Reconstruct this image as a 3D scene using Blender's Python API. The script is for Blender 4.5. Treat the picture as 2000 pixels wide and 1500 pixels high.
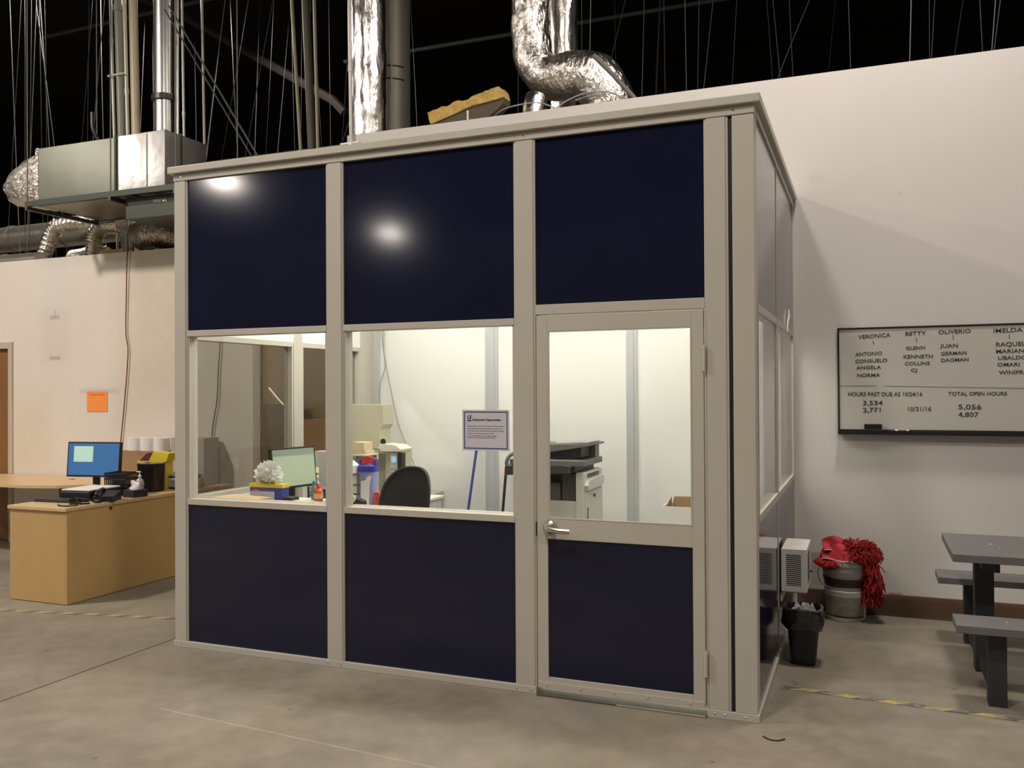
import bpy, bmesh, math, random
from mathutils import Vector, Matrix, noise
random.seed(7)
for _o in list(bpy.data.objects): bpy.data.objects.remove(_o)
S = bpy.context.scene
C = S.collection
PI = math.pi
R = math.radians

# ------------------------------------------------------------------ camera
cam_d = bpy.data.cameras.new('camera'); cam = bpy.data.objects.new('camera', cam_d); C.objects.link(cam)
cam_d.sensor_width = 36; cam_d.lens = 1713.33 / 2000 * 36; cam_d.clip_end = 200
YAW, PIT, ROL = 0.38343, 0.00697, -0.00517
fw = Vector((-math.sin(YAW)*math.cos(PIT), math.cos(YAW)*math.cos(PIT), math.sin(PIT)))
rt = Vector((math.cos(YAW), math.sin(YAW), 0)); up = rt.cross(fw)
r2 = math.cos(ROL)*rt + math.sin(ROL)*up; u2 = -math.sin(ROL)*rt + math.cos(ROL)*up
m = Matrix((r2, u2, -fw)).transposed().to_4x4(); m.translation = Vector((4.1636, -4.4643, 1.644))
cam.matrix_world = m
S.camera = cam

# ------------------------------------------------------------------ world, lamps, exposure
w = bpy.data.worlds.new('world'); S.world = w; w.use_nodes = True
w.node_tree.nodes['Background'].inputs[0].default_value = (1.0, 0.95, 0.90, 1)
w.node_tree.nodes['Background'].inputs[1].default_value = 0.06
S.view_settings.view_transform = 'Standard'; S.view_settings.look = 'None'
S.view_settings.exposure = 0.0; S.view_settings.gamma = 1; S.view_settings.use_curve_mapping = False

def lamp(name, loc, power, size, col=(1, .905, .81)):
    d = bpy.data.lights.new(name, 'AREA'); d.shape = 'DISK'; d.size = size; d.energy = power; d.color = col
    o = bpy.data.objects.new(name, d); o.location = loc; C.objects.link(o); return o
# high-bay lamps of the hall, in rows under its roof, all shining straight down
for x, y, p in ((-11, -13.5, 330), (-10.8, -21.6, 330), (-11.4, -6.2, 400), (-4.7, -2.6, 540), (2.2, -3.6, 230), (4.5, .8, 190),
                (-4.7, 4.6, 260), (9.5, -6.0, 300)):
    lamp('high_bay_light', (x, y, 7.0), p, 0.7)

# ------------------------------------------------------------------ materials
def mat(name, col, rough=.5, metal=0, spec=.5, bump=0, bscale=60, var=0, vscale=3, emit=None, estr=0, coat=0, alpha=None):
    M = bpy.data.materials.new(name); M.use_nodes = True; nt = M.node_tree; b = nt.nodes['Principled BSDF']
    b.inputs['Base Color'].default_value = (*col, 1); b.inputs['Roughness'].default_value = rough
    b.inputs['Metallic'].default_value = metal; b.inputs['Specular IOR Level'].default_value = spec
    b.inputs['Coat Weight'].default_value = coat
    if emit: b.inputs['Emission Color'].default_value = (*emit, 1); b.inputs['Emission Strength'].default_value = estr
    tc = nt.nodes.new('ShaderNodeTexCoord')
    if bump:
        n = nt.nodes.new('ShaderNodeTexNoise'); n.inputs['Scale'].default_value = bscale; n.inputs['Detail'].default_value = 4
        nt.links.new(tc.outputs['Object'], n.inputs['Vector'])
        bp = nt.nodes.new('ShaderNodeBump'); bp.inputs['Strength'].default_value = bump; bp.inputs['Distance'].default_value = .02
        nt.links.new(n.outputs['Fac'], bp.inputs['Height']); nt.links.new(bp.outputs['Normal'], b.inputs['Normal'])
    if var:
        n = nt.nodes.new('ShaderNodeTexNoise'); n.inputs['Scale'].default_value = vscale; n.inputs['Detail'].default_value = 5
        nt.links.new(tc.outputs['Object'], n.inputs['Vector'])
        rp = nt.nodes.new('ShaderNodeMapRange'); rp.inputs[1].default_value = .3; rp.inputs[2].default_value = .7
        rp.inputs[3].default_value = 1-var; rp.inputs[4].default_value = 1+var*.5
        nt.links.new(n.outputs['Fac'], rp.inputs[0])
        mx = nt.nodes.new('ShaderNodeVectorMath'); mx.operation = 'SCALE'; mx.inputs[0].default_value = col
        nt.links.new(rp.outputs[0], mx.inputs['Scale']); nt.links.new(mx.outputs[0], b.inputs['Base Color'])
    return M

def nodes(M): return M.node_tree.nodes, M.node_tree.links
def math_node(nt, op, a, b=None, c=None):
    n = nt.nodes.new('ShaderNodeMath'); n.operation = op
    for i, v in enumerate((a, b, c)):
        if v is None: continue
        if isinstance(v, (int, float)): n.inputs[i].default_value = v
        else: nt.links.new(v, n.inputs[i])
    return n.outputs[0]

def wall_mat(name, col, stains):
    """painted wall; stains: list of (x, z, half_w, half_h, soft, tint rgb, strength)"""
    M = mat(name, col, .6, bump=.05, bscale=120); nt = M.node_tree; b = nt.nodes['Principled BSDF']
    g = nt.nodes.new('ShaderNodeNewGeometry'); sp = nt.nodes.new('ShaderNodeSeparateXYZ'); nt.links.new(g.outputs['Position'], sp.inputs[0])
    n = nt.nodes.new('ShaderNodeTexNoise'); n.inputs['Scale'].default_value = 1.3; n.inputs['Detail'].default_value = 6
    nt.links.new(g.outputs['Position'], n.inputs['Vector'])
    f = math_node(nt, 'MULTIPLY_ADD', n.outputs['Fac'], .12, .92)
    base = nt.nodes.new('ShaderNodeVectorMath'); base.operation = 'SCALE'; base.inputs[0].default_value = col; nt.links.new(f, base.inputs['Scale'])
    cur = base.outputs[0]
    n2 = nt.nodes.new('ShaderNodeTexNoise'); n2.inputs['Scale'].default_value = 9; nt.links.new(g.outputs['Position'], n2.inputs['Vector'])
    for x, z, hw, hh, soft, tint, st in stains:
        dx = math_node(nt, 'SUBTRACT', math_node(nt, 'ABSOLUTE', math_node(nt, 'SUBTRACT', sp.outputs[0], x)), hw)
        dz = math_node(nt, 'SUBTRACT', math_node(nt, 'ABSOLUTE', math_node(nt, 'SUBTRACT', sp.outputs[2], z)), hh)
        mx = math_node(nt, 'MAXIMUM', dx, dz)
        k = math_node(nt, 'SUBTRACT', 1.0, math_node(nt, 'DIVIDE', mx, soft)); k.node.use_clamp = True
        k = math_node(nt, 'MULTIPLY', math_node(nt, 'MINIMUM', k, 1.0), st)
        k = math_node(nt, 'MULTIPLY', k, math_node(nt, 'MULTIPLY_ADD', n2.outputs['Fac'], .8, .6)); k.node.use_clamp = True
        m_ = nt.nodes.new('ShaderNodeMix'); m_.data_type = 'RGBA'; nt.links.new(k, m_.inputs[0]); nt.links.new(cur, m_.inputs[6])
        m_.inputs[7].default_value = (*tint, 1); cur = m_.outputs[2]
    nt.links.new(cur, b.inputs['Base Color']); return M

def glass_mat(name, tint=.93, ior=1.45):
    M = bpy.data.materials.new(name); M.use_nodes = True; nt = M.node_tree; nt.nodes.clear()
    out = nt.nodes.new('ShaderNodeOutputMaterial'); t = nt.nodes.new('ShaderNodeBsdfTransparent'); t.inputs[0].default_value = (tint, tint*1.003, tint*.99, 1)
    gl = nt.nodes.new('ShaderNodeBsdfGlossy'); gl.inputs['Roughness'].default_value = .01
    g = nt.nodes.new('ShaderNodeNewGeometry'); dt = nt.nodes.new('ShaderNodeVectorMath'); dt.operation = 'DOT_PRODUCT'
    nt.links.new(g.outputs['Normal'], dt.inputs[0]); nt.links.new(g.outputs['Incoming'], dt.inputs[1])
    ff = math_node(nt, 'MULTIPLY_ADD', math_node(nt, 'POWER', math_node(nt, 'SUBTRACT', 1.0, math_node(nt, 'ABSOLUTE', dt.outputs['Value'])), 5.0), .9, .03)
    mx = nt.nodes.new('ShaderNodeMixShader'); nt.links.new(ff, mx.inputs[0]); nt.links.new(t.outputs[0], mx.inputs[1]); nt.links.new(gl.outputs[0], mx.inputs[2])
    nt.links.new(mx.outputs[0], out.inputs[0]); return M

def foil_mat(name, col, rough, bump, scale, stretch=(1, 1, 1)):
    M = mat(name, col, rough, 1); nt = M.node_tree; b = nt.nodes['Principled BSDF']
    tc = nt.nodes.new('ShaderNodeTexCoord'); mp = nt.nodes.new('ShaderNodeMapping'); mp.inputs['Scale'].default_value = stretch
    nt.links.new(tc.outputs['Object'], mp.inputs[0])
    n = nt.nodes.new('ShaderNodeTexNoise'); n.inputs['Scale'].default_value = scale; n.inputs['Detail'].default_value = 6; n.inputs['Distortion'].default_value = 1.5
    nt.links.new(mp.outputs[0], n.inputs['Vector'])
    bp = nt.nodes.new('ShaderNodeBump'); bp.inputs['Strength'].default_value = bump; bp.inputs['Distance'].default_value = .03
    nt.links.new(n.outputs['Fac'], bp.inputs['Height']); nt.links.new(bp.outputs['Normal'], b.inputs['Normal']); return M

def stripe_mat(name, c1, c2, freq, worn=.5):
    """diagonal hazard stripes worn away in patches"""
    M = mat(name, c1, .6); nt = M.node_tree; b = nt.nodes['Principled BSDF']
    tc = nt.nodes.new('ShaderNodeTexCoord'); sp = nt.nodes.new('ShaderNodeSeparateXYZ'); nt.links.new(tc.outputs['Object'], sp.inputs[0])
    s = math_node(nt, 'ADD', sp.outputs[0], math_node(nt, 'MULTIPLY', sp.outputs[1], -1.3))
    fr = math_node(nt, 'FRACT', math_node(nt, 'MULTIPLY', s, freq)); k = math_node(nt, 'GREATER_THAN', fr, .5)
    m1 = nt.nodes.new('ShaderNodeMix'); m1.data_type = 'RGBA'; m1.inputs[6].default_value = (*c1, 1); m1.inputs[7].default_value = (*c2, 1); nt.links.new(k, m1.inputs[0])
    n = nt.nodes.new('ShaderNodeTexNoise'); n.inputs['Scale'].default_value = 14; n.inputs['Detail'].default_value = 6; nt.links.new(tc.outputs['Object'], n.inputs['Vector'])
    ww = math_node(nt, 'GREATER_THAN', n.outputs['Fac'], 1-worn)
    m2 = nt.nodes.new('ShaderNodeMix'); m2.data_type = 'RGBA'; nt.links.new(math_node(nt, 'MULTIPLY', ww, .7), m2.inputs[0]); nt.links.new(m1.outputs[2], m2.inputs[6]); m2.inputs[7].default_value = (.26, .23, .19, 1)
    nt.links.new(m2.outputs[2], b.inputs['Base Color']); return M

def wood_mat(name, c1, c2, scale=3, rough=.45, axis=(1, 1, 12)):
    M = mat(name, c1, rough); nt = M.node_tree; b = nt.nodes['Principled BSDF']
    tc = nt.nodes.new('ShaderNodeTexCoord'); mp = nt.nodes.new('ShaderNodeMapping'); mp.inputs['Scale'].default_value = axis
    nt.links.new(tc.outputs['Object'], mp.inputs[0])
    n = nt.nodes.new('ShaderNodeTexNoise'); n.inputs['Scale'].default_value = scale; n.inputs['Detail'].default_value = 5; nt.links.new(mp.outputs[0], n.inputs['Vector'])
    m1 = nt.nodes.new('ShaderNodeMix'); m1.data_type = 'RGBA'; m1.inputs[6].default_value = (*c1, 1); m1.inputs[7].default_value = (*c2, 1)
    nt.links.new(n.outputs['Fac'], m1.inputs[0]); nt.links.new(m1.outputs[2], b.inputs['Base Color']); return M

FRAME = mat('frame_paint', (.52, .485, .42), .42, var=.04, vscale=2)
NAVY = mat('navy_laminate', (.0095, .0110, .031), .10, spec=.36, var=.1, vscale=1.5)
DARKSLOT = mat('dark_slot', (.012, .012, .018), .6)
INNER = mat('white_liner', (.80, .80, .77), .55)
ALU = mat('inner_post_metal', (.55, .56, .57), .4, .25)
GLASS = glass_mat('window_glass', .93)
GLASS_S = glass_mat('side_glass', .80)
CHROME = mat('satin_chrome', (.62, .58, .52), .22, 1)
STEEL = mat('galvanised_steel', (.68, .67, .65), .34, 1, bump=.05, bscale=6, var=.1, vscale=8)
HVGREEN = mat('grey_green_enamel', (.165, .17, .130), .27, .35, bump=.2, bscale=1.3, var=.06)
GALV = mat('buckled_galvanised_sheet', (.42, .415, .40), .21, .85, bump=.35, bscale=1.8, var=.08, vscale=6)
HVDARK = mat('dark_green_steel', (.07, .078, .062), .4, .5)
FOIL = foil_mat('foil_jacket', (.84, .80, .74), .24, .45, 9, (1, 1, .3))
FOILE = foil_mat('wrinkled_elbow_foil', (.80, .76, .70), .25, .7, 15, (1, 1, .6))
FOIL2 = foil_mat('crinkled_foil', (.78, .73, .66), .25, 1.0, 22)
FLEX = foil_mat('flexible_foil', (.70, .66, .58), .25, .5, 20)
DUCTG = mat('grey_duct_metal', (.20, .185, .155), .5, .4, var=.08)
DUCTS = mat('spiral_duct_metal', (.42, .39, .34), .33, .8, var=.15, vscale=6)
CONDUIT = mat('pale_conduit', (.55, .54, .47), .4, .3)
PVC = mat('cream_pipe', (.58, .50, .34), .4)
WIRE = mat('hanging_wire', (.07, .068, .06), .5, .5)
WIREL = mat('bright_wire', (.17, .165, .15), .5, .4)
BLACK = mat('black_plastic', (.012, .012, .012), .4)
BLACKM = mat('matte_black', (.016, .016, .017), .7)
BAG = mat('black_bag_film', (.012, .012, .013), .2, bump=.6, bscale=25, coat=.5)
WHITE = mat('white_plastic', (.78, .77, .73), .4)
PAPER = mat('paper_white', (.82, .80, .76), .7)
MAPLE = wood_mat('maple_laminate', (.56, .365, .155), (.49, .315, .125), 2.5, .42, (2, 2, 1))
MAPLET = wood_mat('maple_worktop', (.66, .47, .25), (.60, .42, .21), 2.5, .35, (2, 8, 1))
CARD = mat('cardboard', (.36, .22, .115), .8, var=.08)
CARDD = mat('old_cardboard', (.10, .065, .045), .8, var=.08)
OAK = wood_mat('brown_door_veneer', (.26, .125, .045), (.21, .095, .033), 3, .4, (6, 6, .7))
TRIMP = mat('door_frame_paint', (.50, .44, .35), .5)
GREYW = mat('grey_composite', (.155, .152, .150), .55, var=.08, vscale=8)
DKGREY = mat('charcoal_composite', (.030, .032, .035), .6)
YELLOW = mat('yellow_card', (.72, .55, .04), .55)
ORANGE = mat('orange_paper', (.95, .30, .06), .7)
REDC = mat('red_cloth', (.42, .03, .04), .85, bump=.3, bscale=80)
REDM = mat('red_mop_yarn', (.30, .013, .013), .9)
SILVER = mat('silver_grey_pail', (.34, .33, .30), .4, .1)
PAILW = mat('white_pail', (.60, .58, .54), .4)
TAPE = stripe_mat('worn_hazard_tape', (.42, .36, .20), (.15, .13, .11), 5.2, .45)
TAPE2 = stripe_mat('worn_yellow_black_tape', (.46, .38, .10), (.12, .10, .085), 4.6, .5)
BLUE = mat('blue_card', (.035, .045, .30), .4)
BROWNB = mat('brown_rubber_base', (.135, .082, .05), .55, var=.1)
INK = mat('dark_marker_ink', (.06, .057, .055), .6)
INKR = mat('red_brown_marker_ink', (.15, .05, .05), .6)
WBM = mat('whiteboard_face', (.56, .55, .50), .28, spec=.4)
INSUL = mat('yellow_glass_wool', (.62, .42, .13), .95, bump=.8, bscale=35, var=.2, vscale=12)
KRAFT = mat('brown_kraft_facing', (.11, .085, .06), .8)
REDCORD = mat('red_brown_cord', (.20, .07, .055), .6)
GREYCORD = mat('grey_cable', (.34, .33, .31), .6)

# ------------------------------------------------------------------ mesh helpers
class MB:
    def __init__(s): s.bm = bmesh.new(); s.flat = set()
    def box(s, x0, x1, y0, y1, z0, z1, bev=0, rz=0, piv=None):
        s.flat.add(1); bm = s.bm; vs = [bm.verts.new((x, y, z)) for x in (x0, x1) for y in (y0, y1) for z in (z0, z1)]
        fs = [bm.faces.new([vs[i] for i in f]) for f in ((0, 1, 3, 2), (4, 6, 7, 5), (0, 4, 5, 1), (2, 3, 7, 6), (0, 2, 6, 4), (1, 5, 7, 3))]
        if rz:
            piv = piv or ((x0+x1)/2, (y0+y1)/2, 0); bmesh.ops.rotate(bm, cent=piv, matrix=Matrix.Rotation(rz, 3, 'Z'), verts=vs)
        if bev:
            es = list({e for f in fs for e in f.edges})
            bmesh.ops.bevel(bm, geom=es, offset=bev, segments=2, affect='EDGES', profile=.5)
        return s
    def prism(s, poly, a0, a1, axis='Z'):
        """extrude a polygon: axis Z -> poly in (x,y); Y -> (x,z); X -> (y,z)"""
        def P(p, t): return (p[0], p[1], t) if axis == 'Z' else (p[0], t, p[1]) if axis == 'Y' else (t, p[0], p[1])
        a = [s.bm.verts.new(P(p, a0)) for p in poly]; b = [s.bm.verts.new(P(p, a1)) for p in poly]
        s.flat.add(2); s.bm.faces.new(a); s.bm.faces.new(b[::-1]); n = len(poly)
        for i in range(n): s.bm.faces.new((a[i], b[i], b[(i+1) % n], a[(i+1) % n]))
        return s
    def lathe(s, prof, c=(0, 0, 0), n=32, axis='Z', caps=True):
        rings = []
        for r, h in prof:
            ring = []
            for i in range(n):
                a = 2*PI*i/n; p = (r*math.cos(a), r*math.sin(a), h)
                if axis == 'Y': p = (p[0], p[2], p[1])
                if axis == 'X': p = (p[2], p[0], p[1])
                ring.append(s.bm.verts.new((c[0]+p[0], c[1]+p[1], c[2]+p[2])))
            rings.append(ring)
        for A, B in zip(rings, rings[1:]):
            for i in range(n): s.bm.faces.new((A[i], A[(i+1) % n], B[(i+1) % n], B[i])).smooth = True
        if caps: s.bm.faces.new(rings[0][::-1]); s.bm.faces.new(rings[-1])
        return s
    def tube(s, pts, r, n=10, caps=True, rf=None):
        pts = [Vector(p) for p in pts]; t0 = (pts[1]-pts[0]).normalized()
        u = t0.orthogonal().normalized(); rings = []
        for i, p in enumerate(pts):
            t = (pts[min(i+1, len(pts)-1)] - pts[max(i-1, 0)]).normalized()
            u = (u - t*u.dot(t)).normalized(); v = t.cross(u); rr = rf(i/(len(pts)-1)) if rf else r
            rings.append([s.bm.verts.new(p + (u*math.cos(2*PI*k/n) + v*math.sin(2*PI*k/n))*rr) for k in range(n)])
        for A, B in zip(rings, rings[1:]):
            for i in range(n): s.bm.faces.new((A[i], A[(i+1) % n], B[(i+1) % n], B[i])).smooth = True
        if caps: s.bm.faces.new(rings[0][::-1]); s.bm.faces.new(rings[-1])
        return s
    def quad(s, *p): s.flat.add(3); s.bm.faces.new([s.bm.verts.new(q) for q in p]); return s
    def jitter(s, amp, freq, seed=0):
        for v in s.bm.verts: v.co += noise.noise_vector(v.co*freq + Vector((seed, seed, 0)))*amp
        return s

def smooth(pts, k=6):
    """Catmull-Rom through the points"""
    P = [Vector(p) for p in pts]; P = [P[0]*2-P[1]] + P + [P[-1]*2-P[-2]]; out = []
    for i in range(1, len(P)-2):
        for j in range(k):
            t = j/k; a, b, c, d = P[i-1:i+3]
            out.append(.5*((2*b) + (c-a)*t + (2*a-5*b+4*c-d)*t*t + (3*b-a-3*c+d)*t**3))
    out.append(P[-2]); return out

WORLD = {}
def obj(name, mb, mt, parent=None, sm=True, origin=None, label=None):
    """link the mesh as one object; its vertices are given in the root's frame (world when the root is unrotated)"""
    bm = mb.bm; bmesh.ops.recalc_face_normals(bm, faces=bm.faces)
    off = Vector((0, 0, 0))
    if parent is None:
        if origin is None:
            xs = [v.co.x for v in bm.verts]; ys = [v.co.y for v in bm.verts]; zs = [v.co.z for v in bm.verts]
            origin = ((min(xs)+max(xs))/2, (min(ys)+max(ys))/2, min(zs))
        off = Vector(origin)
    elif WORLD.get(parent.name) is not None: off = WORLD[parent.name]
    bmesh.ops.translate(bm, verts=bm.verts, vec=-off)
    me = bpy.data.meshes.new(name); bm.to_mesh(me); bm.free()
    for mm in (mt if isinstance(mt, (list, tuple)) else [mt]): me.materials.append(mm)
    if sm:
        if not mb.flat:
            for p in me.polygons: p.use_smooth = True
            me.set_sharp_from_angle(angle=R(40))
    o = bpy.data.objects.new(name, me); C.objects.link(o)
    if parent is None: o.location = off; WORLD[o.name] = off.copy()
    else:
        o.parent = parent; WORLD[o.name] = off.copy()
    if label: o['label'] = label
    return o
def thing(name, label, cat, loc=(0, 0, 0), rz=0, group=None, local=False):
    """Empty at a thing's base. local=False: its parts are written in world coordinates"""
    o = bpy.data.objects.new(name, None); C.objects.link(o); o.location = loc; o.rotation_euler = (0, 0, rz); o.empty_display_size = .1
    o['label'] = label; o['category'] = cat
    if group: o['group'] = group
    WORLD[o.name] = Vector((0, 0, 0)) if local else Vector(loc); return o
def tag(o, label, cat, group=None, kind=None):
    o['label'] = label; o['category'] = cat
    if group: o['group'] = group
    if kind: o['kind'] = kind
    return o
def struct(name, mb, mt, parent=None, label=None, **k):
    o = obj(name, mb, mt, parent, **k)
    if parent is None: o['kind'] = 'structure'
    if label: o['label'] = label
    return o
def text_bm(txt, size, weight=0, sx=1):
    """letters as a thin mesh in the XZ plane, facing -Y"""
    cu = bpy.data.curves.new('t', 'FONT'); cu.body = txt; cu.size = size; cu.extrude = .0008; cu.offset = weight; cu.resolution_u = 3
    to = bpy.data.objects.new('t', cu); C.objects.link(to); bpy.context.view_layer.update()
    me = bpy.data.meshes.new_from_object(to.evaluated_get(bpy.context.evaluated_depsgraph_get()))
    b = MB(); b.bm.from_mesh(me); bpy.data.objects.remove(to); bpy.data.curves.remove(cu); bpy.data.meshes.remove(me)
    for v in b.bm.verts: v.co = Vector((v.co.x*sx, -v.co.z, v.co.y))
    return b

# ================================================================== THE SETTING
# concrete floor with a saw joint, stains and a pale scratch line
M = mat('concrete', (.3, .27, .22), .5, spec=.35); nt = M.node_tree; b = nt.nodes['Principled BSDF']
g = nt.nodes.new('ShaderNodeNewGeometry'); sp = nt.nodes.new('ShaderNodeSeparateXYZ'); nt.links.new(g.outputs['Position'], sp.inputs[0])
n1 = nt.nodes.new('ShaderNodeTexNoise'); n1.inputs['Scale'].default_value = 1.1; n1.inputs['Detail'].default_value = 8; n1.inputs['Roughness'].default_value = .62
n2 = nt.nodes.new('ShaderNodeTexNoise'); n2.inputs['Scale'].default_value = 7; n2.inputs['Detail'].default_value = 8; n2.inputs['Roughness'].default_value = .7
n3 = nt.nodes.new('ShaderNodeTexNoise'); n3.inputs['Scale'].default_value = .9; n3.inputs['Detail'].default_value = 3
for n in (n1, n2, n3): nt.links.new(g.outputs['Position'], n.inputs['Vector'])
cr = nt.nodes.new('ShaderNodeValToRGB'); e = cr.color_ramp.elements
e[0].position = .30; e[0].color = (.150, .134, .108, 1); e[1].position = .70; e[1].color = (.335, .302, .250, 1)
k = math_node(nt, 'ADD', math_node(nt, 'MULTIPLY', n1.outputs['Fac'], .6), math_node(nt, 'MULTIPLY', n2.outputs['Fac'], .4)); nt.links.new(k, cr.inputs[0])
mt_ = nt.nodes.new('ShaderNodeMix'); mt_.data_type = 'RGBA'; mt_.blend_type = 'MULTIPLY'; nt.links.new(math_node(nt, 'MULTIPLY_ADD', n3.outputs['Fac'], 1.2, -.35), mt_.inputs[0]); mt_.inputs[0].default_value = .5
nt.links.new(cr.outputs[0], mt_.inputs[6]); mt_.inputs[7].default_value = (.93, .86, .70, 1)
# saw joint
wob = math_node(nt, 'MULTIPLY_ADD', n2.outputs['Fac'], .008, -.124)
jd = math_node(nt, 'LESS_THAN', math_node(nt, 'ABSOLUTE', math_node(nt, 'SUBTRACT', sp.outputs[0], wob)), .0065)
ms = nt.nodes.new('ShaderNodeMix'); ms.data_type = 'RGBA'; nt.links.new(jd, ms.inputs[0]); nt.links.new(mt_.outputs[2], ms.inputs[6]); ms.inputs[7].default_value = (.055, .045, .035, 1)
# pale line crossing in front of the office, and small dark scuffs
ln = math_node(nt, 'ADD', sp.outputs[1], math_node(nt, 'MULTIPLY_ADD', sp.outputs[0], .074, .858))
lk = math_node(nt, 'LESS_THAN', math_node(nt, 'ABSOLUTE', math_node(nt, 'ADD', ln, math_node(nt, 'MULTIPLY_ADD', n2.outputs['Fac'], .03, -.015))), .005)
lk = math_node(nt, 'MULTIPLY', lk, math_node(nt, 'MULTIPLY', math_node(nt, 'GREATER_THAN', sp.outputs[0], .75), math_node(nt, 'MULTIPLY_ADD', n2.outputs['Fac'], 1.0, -.1)))
ml = nt.nodes.new('ShaderNodeMix'); ml.data_type = 'RGBA'; nt.links.new(lk, ml.inputs[0]); nt.links.new(ms.outputs[2], ml.inputs[6]); ml.inputs[7].default_value = (.48, .44, .37, 1)
vo = nt.nodes.new('ShaderNodeTexVoronoi'); vo.inputs['Scale'].default_value = 3.1; nt.links.new(g.outputs['Position'], vo.inputs['Vector'])
sk = math_node(nt, 'MULTIPLY', math_node(nt, 'LESS_THAN', math_node(nt, 'ADD', vo.outputs['Distance'], math_node(nt, 'MULTIPLY', n2.outputs['Fac'], .12)), .105), .55)
mk = nt.nodes.new('ShaderNodeMix'); mk.data_type = 'RGBA'; nt.links.new(sk, mk.inputs[0]); nt.links.new(ml.outputs[2], mk.inputs[6]); mk.inputs[7].default_value = (.09, .075, .06, 1)
nt.links.new(mk.outputs[2], b.inputs['Base Color'])
nt.links.new(math_node(nt, 'MULTIPLY_ADD', n2.outputs['Fac'], .3, .38), b.inputs['Roughness'])
bp = nt.nodes.new('ShaderNodeBump'); bp.inputs['Strength'].default_value = .12; bp.inputs['Distance'].default_value = .01
nt.links.new(math_node(nt, 'SUBTRACT', n2.outputs['Fac'], jd), bp.inputs['Height']); nt.links.new(bp.outputs['Normal'], b.inputs['Normal'])
struct('floor', MB().box(-45, 14, -30, 14, -.1, 0), M, sm=False)

WL = wall_mat('white_wall_paint_left', (.74, .68, .60), [
    (-3.93, 2.78, .13, .30, .12, (.62, .64, .62), .28), (-3.93, 2.452, .05, .001, .03, (.2, .17, .17), .8), (-3.93, 2.50, .004, .03, .02, (.34, .31, .30), .5),
    (-3.93, 2.014, .06, .001, .03, (.2, .17, .17), .8), (-3.93, 2.25, .16, .25, .10, (.62, .56, .50), .4), (-3.3, 1.655, .25, .002, .04, (.45, .40, .36), .5),
    (-2.25, 2.4, .45, .7, .5, (.56, .48, .34), .5), (-4.3, 1.2, .2, .3, .3, (.66, .56, .42), .5)])
WR = wall_mat('white_wall_paint_right', (.68, .65, .625), [
    (3.83, 3.21, .03, .008, .04, (.55, .48, .42), .35), (4.4, 3.05, .006, .004, .02, (.5, .45, .4), .4), (4.35, .145, .03, .008, .02, (.15, .14, .13), .9),
    (4.9, 2.6, .8, .5, .5, (.70, .66, .64), .3)])
struct('wall_left', MB().box(-4.62+.035, -.25, 2.45, 2.58, 0, 3.095).box(-9, -4.585, 2.45, 2.58, 2.165, 3.095).box(-9, -5.56, 2.45, 2.58, 0, 2.165), WL, sm=False)
struct('wall_right', MB().box(-.25, 8.5, 2.45, 2.58, 0, 3.995), WR, sm=False)
struct('baseboard_right', MB().box(3.68, 8.5, 2.436, 2.45, 0, .155, .003).box(3.68, 8.5, 2.428, 2.45, 0, .012), BROWNB, sm=False)
DARKROOF = mat('black_roof', (.012, .011, .011), .9)
struct('ceiling', MB().box(-45, 14, -30, 14, 8.5, 8.6), DARKROOF, sm=False)
struct('wall_back', MB().box(-45, 14, 13.9, 14, 0, 8.5), DARKROOF, sm=False)
DECK = mat('dusty_roof_deck', (.10, .085, .065), .9)
# roofs of the rooms behind the two walls
struct('trim_1', MB().box(-9, -.25, 2.58, 8, 2.98, 3.04).box(-9, -.25, 7.9, 8, 0, 2.98), DECK, sm=False, label='dark flat roof of the room behind the lower wall')
struct('trim_2', MB().box(-.25, 8.5, 2.58, 8, 3.86, 3.93).box(-.25, -.17, 2.58, 8, 3.04, 3.86), DECK, sm=False, label='dark flat roof of the room behind the taller wall')
# wooden door at the far left with its painted frame; only its right edge is in the picture
d = struct('door_1', MB().box(-5.52, -4.62, 2.475, 2.52, .01, 2.13, .003), OAK, label='brown wooden door at the left edge of the picture')
struct('door_frame', MB().box(-4.62, -4.555, 2.432, 2.58, 0, 2.13, .004).box(-5.585, -5.52, 2.432, 2.58, 0, 2.13, .004).box(-5.585, -4.555, 2.432, 2.58, 2.13, 2.205, .004), TRIMP, d)
for z in (1.95, 1.1, .25): struct('hinge', MB().tube([(-4.622, 2.466, z-.05), (-4.622, 2.466, z+.05)], .008), CHROME, d)
# second door seen through the office's side windows
d = struct('door_2', MB().box(-1.20, -.30, 2.425, 2.447, .01, 2.13, .003), wood_mat('tan_door_veneer', (.36, .23, .11), (.30, .185, .085), 3, .45, (6, 6, .7)), label='tan wooden door behind the office')
struct('door_frame', MB().box(-1.29, -1.20, 2.405, 2.449, 0, 2.21, .004).box(-.30, -.262, 2.405, 2.449, 0, 2.21, .004).box(-1.20, -.30, 2.405, 2.449, 2.13, 2.21, .004), TRIMP, d)

# ================================================================== THE MODULAR OFFICE
OFF = thing('modular_office', 'white framed office booth with navy blue panels and lit windows on the concrete floor', 'office booth')
def p_(name, mb, mt=FRAME, par=OFF, **k): return obj(name, mb, mt, par, **k)
H = 3.01
def post(x0, x1):
    return p_('post', MB().box(x0, x1, 0, .085, .038, H, .0015).box(x0+.013, x1-.013, -.005, .01, .038, H, .0015))
post(.0, .106); post(1.163, 1.283); post(2.377, 2.503); post(3.412, 3.532)
p_('post', MB().box(3.552, 3.66, -.004, .10, .038, H, .003))
p_('dark_gap_strip', MB().box(3.532, 3.552, .006, .08, .038, H), DARKSLOT)
p_('base_rail', MB().box(-.006, 2.50, -.010, .09, 0, .038, .002)); p_('base_rail', MB().box(3.414, 3.668, -.010, .09, 0, .038, .002))
p_('top_rail', MB().box(0, 3.662, -.009, .085, H, 3.048, .002))
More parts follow.
